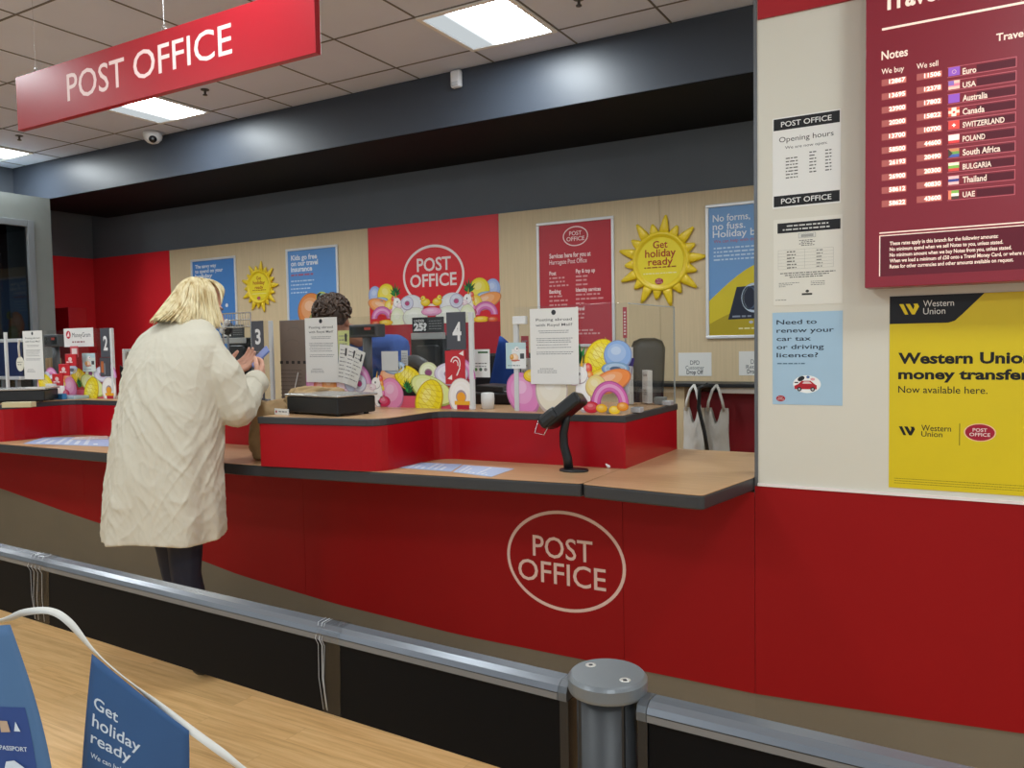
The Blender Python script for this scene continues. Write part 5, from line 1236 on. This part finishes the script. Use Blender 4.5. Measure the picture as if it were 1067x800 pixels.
p2, pos2 = pennant(PD(96, 681, .955), PD(197, 761, .925), PD(84, 842, .955), PD(190, 868, .93), c1, None)
def on_sheet(name, pos, items, parent):
    vs = []; fs = []; mats = []; mi = []
    for (V, F, m) in items:
        if m not in mats: mats.append(m)
        k = len(vs); vs += [pos(u, v)+toc*1.1 for u, v in V]; fs += [tuple(k+a for a in f) for f in F]; mi += [mats.index(m)]*len(F)
    return mesh(name, vs, fs, mats, parent, mi=mi)
def uvtext(t, u0, v0, wd_, h, m, shear=0):
    V, F = text_geo(t, .01); xs = [q[0] for q in V]; a, b = min(xs), max(xs); ch = caph()
    return ([(u0+(q[0]-a)/(b-a)*wd_, v0-q[1]/ch*h+shear*(q[0]-a)/(b-a)) for q in V], F, m)
wm = mat('c9d4df', .55)
on_sheet('lettering', pos2, [uvtext('Get', .07, .315, .25, .075, wm), uvtext('holiday', .07, .435, .48, .080, wm), uvtext('ready', .07, .545, .40, .075, wm), uvtext('We can help with that', .08, .640, .60, .032, wm)], p2)
c2 = lambda u, v: -CF*(.02*math.sin(u*PI*.5)*(.3+.7*v))+CR*(.010*math.sin(v*PI*.9)*u)
p1_, pos1 = pennant(PD(-70, 655, .93), PD(14, 649, .945), PD(-50, 840, .90), PD(70, 850, .93), c2, None, '44688f')
dk_ = mat('233f7c', .5); w2 = mat('c9d2da', .5); sk = mat('b59a80', .6)
gq = [(.42+(.46-.06*0)*i/8-.06*(j/8)*(1-i/8)-.02*(j/8)*(i/8), .42+.57*j/8) for j in range(9) for i in range(9)]
on_sheet('booklet_print', pos1, [(gq, [(j*9+i, j*9+i+1, j*9+i+10, j*9+i+9) for j in range(8) for i in range(8)], dk_)], p1_)
it = [uvtext('PASSPORT', .56, .640, .26, .022, w2),
      ([(.60, .49), (.68, .49), (.69, .545), (.60, .55)], [(0, 1, 2, 3)], sk), ([(.73, .54), (.76, .49), (.79, .54)], [(0, 1, 2)], w2),
      ([(.55, .78), (.60, .70), (.68, .69), (.76, .72), (.82, .76), (.78, .78), (.72, .76), (.66, .74), (.64, .79), (.60, .76), (.57, .80)], [tuple(range(11))], w2)]
vs_, fs_ = [], []
toc = toc*2.5
on_sheet('booklet_marks', pos1, it, p1_)

# ================================================================== PEOPLE
def cap_(bm, p0, p1, r0, r1, n=2):
    """tapered rounded limb as a convex piece"""
    t = bmesh.new(); bmesh.ops.create_icosphere(t, subdivisions=n, radius=1); pts = [v.co.copy() for v in t.verts]; t.free()
    tmp = bmesh.new(); p0, p1 = Vector(p0), Vector(p1)
    for p, r in ((p0, r0), (p1, r1)):
        for q in pts: tmp.verts.new(p+q*r)
    bmesh.ops.convex_hull(tmp, input=tmp.verts[:])
    for v in [v for v in tmp.verts if not v.link_faces]: tmp.verts.remove(v)
    me = bpy.data.meshes.new('t'); tmp.to_mesh(me); tmp.free(); bm.from_mesh(me); bpy.data.meshes.remove(me)
def chain(bm, pts, rs, n=2):
    for i in range(len(pts)-1): cap_(bm, pts[i], pts[i+1], rs[i], rs[i+1], n)
def ell_(bm, c, r, M3=None, n=3):
    t = bmesh.ops.create_icosphere(bm, subdivisions=n, radius=1)
    for v in t['verts']:
        q = Vector((v.co.x*r[0], v.co.y*r[1], v.co.z*r[2])); v.co = Vector(c)+((M3 @ q) if M3 is not None else q)
def remesh(bm, name, m, parent, voxel, smooth=2, post=None):
    me = bpy.data.meshes.new('tmp'); bm.to_mesh(me); bm.free(); o = bpy.data.objects.new('tmp', me); C.objects.link(o)
    md = o.modifiers.new('r', 'REMESH'); md.mode = 'VOXEL'; md.voxel_size = voxel
    if smooth: s = o.modifiers.new('s', 'SMOOTH'); s.iterations = smooth; s.factor = .5
    bpy.context.view_layer.update()
    me2 = bpy.data.meshes.new_from_object(o.evaluated_get(bpy.context.evaluated_depsgraph_get()))
    bpy.data.objects.remove(o); bpy.data.meshes.remove(me); me2.name = name
    if post:
        for v in me2.vertices: v.co = post(v.co.copy())
    me2.materials.clear(); me2.materials.append(m)
    me2.polygons.foreach_set('use_smooth', [True]*len(me2.polygons))
    r = bpy.data.objects.new(name, me2); link(r, parent); return r
def head(bm, hc, fr, s=1.0, jaw=1.0):
    """skull, face and ears; hc = centre of the head, fr = rotation matrix taking +y to the facing direction"""
    def T(p): return hc+fr @ (Vector(p)*s)
    ell_(bm, T((0, -.012, .025)), (.074*s, .092*s, .088*s), fr, 3)          # skull
    ell_(bm, T((0, .018, -.035)), (.060*s, .070*s, .080*s), fr, 3)          # face
    ell_(bm, T((0, .050, -.090)), (.028*s, .026*s, .022*s), fr, 2)          # chin
    cap_(bm, T((0, .078, .012)), T((0, .103, -.026)), .009*s, .0125*s)       # nose
    for q in (-1, 1):
        ell_(bm, T((q*.010, .095, -.029)), (.008*s, .009*s, .007*s), fr, 2)
        ell_(bm, T((q*.036, .058, -.028)), (.022*s, .022*s, .020*s), fr, 2)    # cheeks
        ell_(bm, T((q*.030, .070, .022)), (.022*s, .014*s, .008*s), fr, 2)    # brow
        ell_(bm, T((q*.073, -.004, -.012)), (.008*s, .018*s, .030*s), fr, 2)  # ears
    ell_(bm, T((0, .083, -.056)), (.021*s, .010*s, .0055*s), fr, 2); ell_(bm, T((0, .081, -.066)), (.018*s, .010*s, .006*s), fr, 2)
    return T
def face_parts(T, parent, fr, s=1.0, brow='7a6244'):
    for q in (-1, 1):
        bm = bmesh.new(); ell_(bm, T((q*.030, .071, .002)), (.0125*s, .010*s, .008*s), fr, 2); e = bm_obj('eye', bm, mat('e8e4de', .25), parent, True)
        bm = bmesh.new(); ell_(bm, T((q*.030, .0785, .001)), (.0055*s, .003*s, .0055*s), fr, 2); bm_obj('iris', bm, mat('2f3b40', .2), e, True)
        bm = bmesh.new(); add_tube(bm, [T((q*.016, .086, .016)), T((q*.030, .087, .021)), T((q*.046, .076, .016))], [.002*s, .003*s, .0015*s], 6); bm_obj('eyebrow', bm, mat(brow, .8), parent, True)
    bm = bmesh.new(); ell_(bm, T((0, .088, -.0575)), (.017*s, .0065*s, .0035*s), fr, 2); ell_(bm, T((0, .087, -.065)), (.015*s, .0065*s, .0045*s), fr, 2); bm_obj('lips', bm, mat('b0625a', .4), parent, True)
def hand(bm, wrist, d, pn, side, curl=.6, s=1.0, spread=.0, thumb_in=.6):
    """palm along d from the wrist, palm normal pn; side=+1 puts the thumb towards d x pn"""
    d = Vector(d).normalized(); pn = Vector(pn); pn = (pn-d*pn.dot(d)).normalized(); w = d.cross(pn)*side; W0 = Vector(wrist)
    for k, off_ in enumerate((-.028, -.010, .010, .028)): cap_(bm, W0+w*off_*.45*s+d*.008*s, W0+w*off_*s+d*.078*s, .0135*s, .0115*s)
    for off_, ln in ((.029, .82), (.010, .95), (-.010, .88), (-.028, .70)):     # index to little
        p = W0+w*off_*s+d*.082*s; a = 0; L = [.040*ln*s, .027*ln*s, .021*ln*s]; rr = [.0095, .0085, .0078, .0066]
        pts = [p]; 
        for k in range(3):
            a += curl*(.7, 1.0, .7)[k]; dd = (d*math.cos(a)+pn*math.sin(a)+w*spread*off_*10).normalized(); p = p+dd*L[k]; pts.append(p)
        chain(bm, pts, [q*s for q in rr])
    b = W0+w*.024*s+d*.022*s; m = b+(w*.75+d*.6+pn*.3).normalized()*.036*s; e = m+(d*.9+w*.15*(1-thumb_in)+pn*thumb_in*.8).normalized()*.030*s; f = e+(d*.9+pn*thumb_in).normalized()*.023*s
    chain(bm, [b, m, e, f], [.0145*s, .011*s, .010*s, .0078*s])
skin = mat('d8a48c', .5, var=.06, scale=20); skin2 = mat('c08a6c', .5, var=.05, scale=20)

# ---- the customer in the long cream coat
WY = 2.31; WX = P(180, 400, WY)[0]
wo = empty('person', (WX, WY, FZ), 0, 'person with blonde hair in a long cream coat, looking at a phone', 'person')
fr = Matrix.Rotation(math.radians(-28), 3, 'Z') @ Matrix.Rotation(math.radians(-20), 3, 'X')
wo.scale = (1, 1, 1.02)
hc = Vector((.0, .165, 1.610))
bm = bmesh.new()
T = head(bm, hc, fr, 1.0)
cap_(bm, (0, .10, 1.45), (0, .145, 1.55), .056, .052); cap_(bm, (0, .02, 1.30), (0, .06, 1.40), .12, .10)
chain(bm, [(0, -.02, .95), (0, -.01, 1.12), (0, .01, 1.30)], [.135, .12, .125]); cap_(bm, (-.08, -.02, .93), (.08, -.02, .93), .12, .12)
cap_(bm, (-.13, .05, 1.445), (.13, .05, 1.445), .04, .04)
SR, ER, WR = Vector((.178, .055, 1.445)), Vector((.248, .130, 1.190)), Vector((.140, .345, 1.268))
SL, EL, WL = Vector((-.178, .055, 1.445)), Vector((-.215, .17, 1.20)), Vector((-.055, .350, 1.305))
for S_, E_, W_ in ((SR, ER, WR), (SL, EL, WL)): chain(bm, [S_, E_, W_], [.040, .036, .026])
hand(bm, WR, (-.30, .74, .55), (-.75, -.35, .2), 1, .62, 1.08, thumb_in=.5)
hand(bm, WL, (.30, .72, .42), (.45, -.25, .75), -1, .45, 1.08, thumb_in=.5)
for sx, fy in ((-1, .03), (1, -.06)):
    chain(bm, [(sx*.088, -.02, .90), (sx*.100, fy+.012, .48), (sx*.092, fy+.045, .32), (sx*.083, fy+.10, .10)], [.080, .048, .046, .034]); cap_(bm, (sx*.083, fy+.09, .045), (sx*.09, fy+.25, .035), .036, .030)
remesh(bm, 'body', skin, wo, .0042, 2)
face_parts(T, wo, fr)
# trousers and boots
bm = bmesh.new()
for sx, fy in ((-1, .03), (1, -.06)):
    chain(bm, [(sx*.088, -.02, .92), (sx*.087, fy*.6, .68), (sx*.100, fy+.012, .48), (sx*.092, fy+.045, .32), (sx*.083, fy+.10, .11)], [.098, .082, .063, .064, .046])
def tw(v):
    n_ = noise.noise(Vector((v.x*9, v.y*9, v.z*22)))*.0035; return v+Vector((v.x, v.y, 0)).normalized()*n_
remesh(bm, 'trousers', mat('171b2e', .75, bump=.15, bscale=80), wo, .009, 2, tw)
for sx, fy in ((-1, .03), (1, -.06)):
    bm = bmesh.new(); chain(bm, [(sx*.083, fy+.085, .17), (sx*.083, fy+.09, .055), (sx*.092, fy+.25, .045)], [.052, .047, .040])
    for v in bm.verts: v.co.z = max(v.co.z, .003)
    remesh(bm, 'shoe', mat('141416', .4), wo, .008, 1, lambda v: Vector((v.x, v.y, max(v.z, .002))))
# coat
rings_ = [  # z, cx, cy, a, b
 (.640, .0, -.055, .290, .262), (.70, .0, -.050, .288, .258), (.80, .0, -.045, .280, .248), (.90, .0, -.040, .272, .236), (1.00, 0, -.030, .266, .224), (1.10, 0, -.018, .260, .212), (1.20, 0, -.004, .254, .200),
 (1.30, 0, .008, .250, .186), (1.38, 0, .020, .246, .170), (1.44, 0, .032, .234, .152), (1.49, 0, .046, .204, .130), (1.525, 0, .062, .158, .106), (1.555, 0, .082, .105, .084), (1.585, 0, .100, .070, .070)]
bm = bmesh.new(); N = 96; R_ = []
def interp(zz):
    for p, q in zip(rings_, rings_[1:]):
        if p[0] <= zz <= q[0]: t = (zz-p[0])/(q[0]-p[0]); return [p[i]+(q[i]-p[i])*t for i in range(5)]
    return rings_[-1]
zs_ = [.640+i*(1.585-.640)/90 for i in range(91)]
for z in zs_:
    _, cx, cy, a, b = interp(z); row = []
    for k in range(N):
        t = 2*PI*k/N; dn = max(0, (1.30-z)/.66)
        fold = .013*dn**1.2*math.sin(t*6+.9+.8*math.sin(z*3))+.006*dn*math.sin(t*11+z*2.5)
        rr = 1+fold/.25
        dz = 0
        if z < .75: dz = .010*math.sin(t*3+.4)*(.75-z)/.11
        bb = b if math.cos(t) > 0 else min(b, .175)
        row.append(bm.verts.new((cx+math.sin(t)*a*rr, cy-math.cos(t)*bb*rr, z+dz)))
    R_.append(row)
for i in range(len(R_)-1):
    for k in range(N): bm.faces.new((R_[i][k], R_[i][(k+1) % N], R_[i+1][(k+1) % N], R_[i+1][k]))
bm.faces.new(R_[0]); bm.faces.new(R_[-1])
for S_, E_, W_ in ((SR, ER, WR), (SL, EL, WL)):
    s_ = 1 if S_.x > 0 else -1
    chain(bm, [S_+Vector((-s_*.03, -.005, -.02)), S_.lerp(E_, .5)+Vector((s_*.008, -.008, -.008)), E_+Vector((s_*.006, -.006, -.022)), E_.lerp(W_, .45)+Vector((0, 0, -.02)), E_.lerp(W_, .80 if s_ > 0 else .62)+Vector((0, 0, -.005))], [.080, .088, .084, .072, .056])
def wr(v):
    p = v.copy(); n0 = Vector((p.x, p.y-.0, 0)); n0 = n0.normalized() if n0.length > .01 else Vector((0, -1, 0))
    nz = noise.noise(Vector((p.x*7+p.z*5, p.y*7-p.z*4, p.z*3)))
    rid = 1-abs(noise.noise(Vector((p.x*5+3, p.y*5, p.z*4.2+p.x*3)))*2.2); rid2 = 1-abs(noise.noise(Vector((p.x*11-2, p.y*11, p.z*9-p.y*6)))*2.4)
    rid3 = 1-abs(noise.noise(Vector((p.x*20+p.z*9, p.y*20, p.z*11+5)))*2.4)
    u = math.atan2(p.x, -p.y)*.26; z = p.z
    def ridge(a, b, c, pw): return max(0, 1-abs(noise.noise(Vector((a, b, c))))*3.2)**pw
    m1 = max(0, noise.noise(Vector((u*3.2, z*3.0, 4)))+.30); m2 = max(0, noise.noise(Vector((u*3.0+9, z*2.6, 1)))+.25)
    d1 = m1*.0085*ridge((u*.75+z*.66)*15, (-u*.66+z*.75)*3.2, 0, 2)+m2*.0085*ridge((u*.8-z*.6)*17, (u*.6+z*.8)*3.4, 7, 2)+.0018*ridge((u*.9+z*.4)*34, (-u*.4+z*.9)*9, 3, 2)
    if p.z > 1.42: d1 *= .5
    d = d1+.0025*nz+.0026*max(0, rid)**6+.0026*max(0, rid2)**6+.0018*max(0, rid3)**5
    if p.z > 1.5: d *= .3
    return p+n0*(d-.004)
cloth = mat('cdc7b5', .78, var=.03, scale=4)
nt = cloth.node_tree; b_ = nt.nodes['Principled BSDF']; tc_ = nt.nodes.new('ShaderNodeTexCoord'); prev = None
for sc__, st__, dist, mp_s in ((5.5, .6, .012, (1.2, 1.0, .55)), (14, .5, .004, (.8, 1.0, 1.3))):
    m_ = nt.nodes.new('ShaderNodeMapping'); m_.inputs['Scale'].default_value = mp_s; m_.inputs['Rotation'].default_value = (.5, .3, .2)
    n_ = nt.nodes.new('ShaderNodeTexNoise'); n_.noise_type = 'RIDGED_MULTIFRACTAL'; n_.inputs['Scale'].default_value = sc__; n_.inputs['Detail'].default_value = 2.5
    bp_ = nt.nodes.new('ShaderNodeBump'); bp_.inputs['Strength'].default_value = st__; bp_.inputs['Distance'].default_value = dist
    nt.links.new(tc_.outputs['Object'], m_.inputs[0]); nt.links.new(m_.outputs[0], n_.inputs[0]); nt.links.new(n_.outputs['Fac'], bp_.inputs['Height'])
    if prev: nt.links.new(prev.outputs[0], bp_.inputs['Normal'])
    prev = bp_
nt.links.new(prev.outputs[0], b_.inputs['Normal'])
coat = remesh(bm, 'coat', cloth, wo, .0065, 2, wr)
# collar, cuff tabs, back seam
bm = bmesh.new(); N = 40; g = []
for j, (z, a, b, dy) in enumerate([(1.530, .088, .082, .085), (1.560, .080, .078, .095), (1.578, .086, .085, .092), (1.545, .105, .104, .080), (1.515, .118, .112, .072)]):
    g.append([bm.verts.new((math.sin(t)*a, dy-math.cos(t)*b, z-.022*(1-math.cos(t))*.5+.006*noise.noise(Vector((t, z*9, 0))))) for t in [-2.7+5.4*k/(N-1) for k in range(N)]])
for j in range(len(g)-1):
    for k in range(N-1): bm.faces.new((g[j][k], g[j][k+1], g[j+1][k+1], g[j+1][k]))
bmesh.ops.solidify(bm, geom=bm.faces[:], thickness=.004); bm_obj('collar', bm, cloth, coat, True)
for E_, W_ in ((ER, WR), (EL, WL)):
    d = (W_-E_).normalized(); c = E_.lerp(W_, .90 if E_.x > 0 else .72); q = d.to_track_quat('Z', 'Y').to_matrix().to_4x4(); Mx = Matrix.Translation(c) @ q
    bm = bmesh.new(); prof = [(.050, -.040), (.0565, -.034), (.0585, .0), (.058, .030), (.054, .034), (.048, .032), (.040, .0)]; rr = []
    for (r, z) in prof: rr.append([bm.verts.new(Mx @ Vector((r*math.cos(2*PI*k/28), r*math.sin(2*PI*k/28), z+.003*math.sin(k*.9)))) for k in range(28)])
    for i in range(len(rr)-1):
        for k in range(28): bm.faces.new((rr[i][k], rr[i][(k+1) % 28], rr[i+1][(k+1) % 28], rr[i+1][k]))
    bm_obj('cuff', bm, cloth, coat, True)
cq = ER.lerp(WR, .72)
bm = bmesh.new(); ell_(bm, cq+Vector((.052, -.040, -.016)), (.011, .011, .014), None, 2); bm_obj('button', bm, mat('2a2420', .3), coat, True)
bm = bmesh.new(); add_tube(bm, [WR+(WR-ER).normalized()*t for t in (-.035, .012, .024)], [.037, .036, .033], 20, True)
bm_obj('inner_sleeve', bm, mat('7cc4d8', .6), wo, True)
# hair: layered locks over a cap
HYAW = .50
def hairS(th, t, j=0.0):
    """th from the front of the head round to the back (pi); t from crown to tip"""
    c = hc+Vector((0, -.012, .020)); s = math.sin(th); co = math.cos(th); rel = math.cos(th-HYAW); back = (1-rel)/2
    rx, ry, rz = .092, .108, .104; pm = math.radians(94-36*back**1.5)
    def S(ph): return Vector((s*rx*math.sin(ph), co*ry*math.sin(ph), rz*math.cos(ph)))
    if t < .42: return c+S(t/.42*pm)*(1+j)
    e = c+S(pm); u = (t-.42)/.58
    end = Vector((s*.122+.01, .150+co*.098-.150*max(0, -co)**1.6, 1.492+.052*max(0, -co)**1.4+.03*max(0, rel)))
    tn = (S(pm)-S(pm-.25)).normalized(); mid = e+tn*(e-end).length*.50
    p = e*(1-u)**2+mid*2*u*(1-u)+end*u*u
    return p+Vector((s, co, 0))*j*.1
blonde = bpy.data.materials.new('blonde_hair'); blonde.use_nodes = True; nt = blonde.node_tree; b = nt.nodes['Principled BSDF']; b.inputs['Roughness'].default_value = .42
oi = nt.nodes.new('ShaderNodeTexCoord'); mp = nt.nodes.new('ShaderNodeMapping'); mp.inputs['Scale'].default_value = (34, 34, 3); ns = nt.nodes.new('ShaderNodeTexNoise'); ns.inputs['Scale'].default_value = 1.2; ns.inputs['Detail'].default_value = 4
cr_ = nt.nodes.new('ShaderNodeValToRGB'); cr_.color_ramp.elements[0].position = .34; cr_.color_ramp.elements[0].color = lin('b09562'); cr_.color_ramp.elements[1].position = .62; cr_.color_ramp.elements[1].color = lin('e9dcb4')
e_ = cr_.color_ramp.elements.new(.47); e_.color = lin('d6c394')
nt.links.new(oi.outputs['Object'], mp.inputs[0]); nt.links.new(mp.outputs[0], ns.inputs[0]); nt.links.new(ns.outputs['Fac'], cr_.inputs[0]); nt.links.new(cr_.outputs[0], b.inputs['Base Color'])
bm = bmesh.new(); g = []; TH = [math.radians(-130+260*k/60) + PI + HYAW for k in range(61)]
for j in range(25):
    t = j/24; row = []
    for th in TH:
        # keep the face free: pull shell to the sides below the brow
        row.append(bm.verts.new(hairS(th, .02+t*.93, -.03)))
    g.append(row)
for j in range(24):
    for k in range(60): bm.faces.new((g[j][k], g[j][k+1], g[j+1][k+1], g[j+1][k]))
bmesh.ops.solidify(bm, geom=bm.faces[:], thickness=.006)
rr = random.Random(11)
for i in range(330):
    th = PI+HYAW+math.radians(rr.uniform(-130, 130)); w0 = rr.uniform(-.10, .10); j0 = rr.uniform(-.01, .07); ln = rr.uniform(.86, 1.04); r0 = rr.uniform(.0022, .0052)
    pts = []
    for k in range(13):
        t = .04+(ln-.04)*k/12; pts.append(hairS(th+w0*(t**2)+.02*math.sin(t*9+i), min(t, 1.0), j0)+Vector((.002*math.sin(i+t*7), .002*math.cos(i*2+t*6), -.012*max(0, t-1))))
    add_tube(bm, pts, [r0*.5]+[r0]*9+[r0*.8, r0*.55, r0*.15], 5)
for i in range(46):      # swept fringe
    sd = rr.choice((-1, 1)); a = rr.uniform(.1, 1.0)
    pts = [hc+Vector((.012, .02, .126))]
    for k in range(1, 8):
        t = k/7; pts.append(hc+Matrix.Rotation(-HYAW, 3, 'Z') @ Vector((sd*(.02+.074*t**.8*a+.004*rr.random()), .012+.086*math.sin(t*PI*.5)*(1.05-.40*a*t), .124-.120*t**1.6*(.45+.55*a))))
    add_tube(bm, pts, [.003]+[.0048]*5+[.003, .001], 5)
bm_obj('hair', bm, blonde, wo, True)
# phone
ph = empty('mobile_phone', (WX+.050, WY+.455, 1.375), 0, 'pale blue mobile phone held in the customer hands', 'phone')
ph.scale = (.85, .85, .85); ph.rotation_euler = (math.radians(-38), math.radians(28), math.radians(-28))
bm = bmesh.new(); add_box(bm, -.034, .034, -.005, .005, -.066, .066, .005); bm_obj('phone_case', bm, mat('6f86c8', .35), ph)
box('phone_screen', -.030, .030, -.0062, -.0049, -.062, .062, mat('8f9fd6', .15), ph)

# ---- the staff member behind the screens
hx_, hz_ = P(347, 341, 3.52)
HC = Vector((hx_, 3.52, hz_+.035))
so = empty('person', (hx_-.03, 3.98, FZ), 0, 'person with short dark wavy hair and blue shirt bending forward behind the screens', 'person')
O = Vector(so.location); hl = HC-O
fr2 = Matrix.Rotation(math.radians(180+18), 3, 'Z') @ Matrix.Rotation(math.radians(-48), 3, 'X')
bm = bmesh.new(); T2 = head(bm, hl, fr2, 1.12)
shz = hl.z-.13; sc = Vector((hl.x+.085, hl.y+.22, shz))
cap_(bm, sc+Vector((0, -.02, .02)), hl+Vector((.01, .05, -.05)), .06, .058)
chain(bm, [(0, .12, 1.0), (0, .05, 1.20), sc+Vector((0, .05, -.12))], [.15, .15, .15]); cap_(bm, (-.09, .12, .96), (.09, .12, .96), .13, .13)
cap_(bm, sc+Vector((-.17, 0, -.02)), sc+Vector((.17, 0, -.02)), .065, .065)
arms = []
for s_ in (-1, 1):
    A0 = sc+Vector((s_*.20, 0, -.03)); A1 = A0+Vector((s_*.055, -.07, -.27)); A2 = Vector((s_*.13, -.60, 1.16)); A2 = Vector((A1.x-s_*.10, A1.y-.20, 1.14)); arms.append((A0, A1, A2, s_))
    chain(bm, [A0, A1, A2], [.056, .044, .030]); hand(bm, A2, (-s_*.3, -.9, -.15), (0, 0, -1), -s_, .35)
for sx in (-1, 1): chain(bm, [(sx*.10, .12, .95), (sx*.10, .10, .50), (sx*.10, .12, .09)], [.10, .06, .045]); cap_(bm, (sx*.10, .12, .05), (sx*.11, -.03, .04), .04, .035)
remesh(bm, 'body', skin2, so, .006, 2); face_parts(T2, so, fr2, 1.12, '2a201a')
bm = bmesh.new()
chain(bm, [(0, .12, 1.02), (0, .05, 1.22), sc+Vector((0, .06, -.13))], [.165, .165, .165]); cap_(bm, sc+Vector((-.17, .0, -.03)), sc+Vector((.17, .0, -.03)), .082, .082)
for A0, A1, A2, s_ in arms: chain(bm, [A0, A1, A1.lerp(A2, .4)], [.082, .068, .056])
remesh(bm, 'shirt', mat('2f559f', .75, var=.05, scale=9, bump=.2, bscale=40), so, .010, 2, wr)
bm = bmesh.new()
for sx in (-1, 1): chain(bm, [(sx*.09, .12, .98), (sx*.10, .10, .50), (sx*.10, .12, .10)], [.125, .078, .060])
remesh(bm, 'trousers', mat('1c1e24', .8), so, .012, 2)
for sx in (-1, 1):
    bm = bmesh.new(); chain(bm, [(sx*.10, .12, .06), (sx*.11, -.04, .045)], [.050, .042]); remesh(bm, 'shoe', mat('141416', .4), so, .008, 1, lambda v: Vector((v.x, v.y, max(v.z, .002))))
bm = bmesh.new(); dark = mat('4a382c', .5, var=.4, scale=30)
def T2_(p): return hl+fr2 @ (Vector(p)*1.12)
ell_(bm, T2_((0, -.028, .040)), (.090*1.12, .100*1.12, .086*1.12), fr2, 4)
rr = random.Random(5)
for i in range(190):
    a = rr.uniform(0, 2*PI); e = rr.uniform(-.25, 1.5); 
    d = Vector((math.cos(a)*math.cos(e), math.sin(a)*math.cos(e), math.sin(e)))
    if d.y > .5 and d.z < .35: continue
    base = Vector((0, -.024, .036))+Vector((d.x*.084, d.y*.094, d.z*.082)); tan_ = d.orthogonal().normalized(); tan_ = Matrix.Rotation(rr.uniform(0, 6.28), 3, d) @ tan_
    pts = [T2_(base+tan_*(.045*(k/5-.5))+d*(.010*math.sin(k/5*PI)+.004)) for k in range(6)]
    add_tube(bm, pts, [.002, .006, .008, .008, .005, .001], 5)
bm_obj('hair', bm, dark, so, True)

# ================================================================== LIGHT AND LOOK
w = bpy.data.worlds.new('world'); bpy.context.scene.world = w; w.use_nodes = True
bg = w.node_tree.nodes['Background']; bg.inputs[0].default_value = (.86, .94, 1.0, 1); bg.inputs[1].default_value = .34
sc_ = bpy.context.scene
sc_.view_settings.view_transform = 'Standard'; sc_.view_settings.look = 'None'; sc_.view_settings.gamma = 1; sc_.view_settings.use_curve_mapping = False
sc_.view_settings.exposure = 0.86
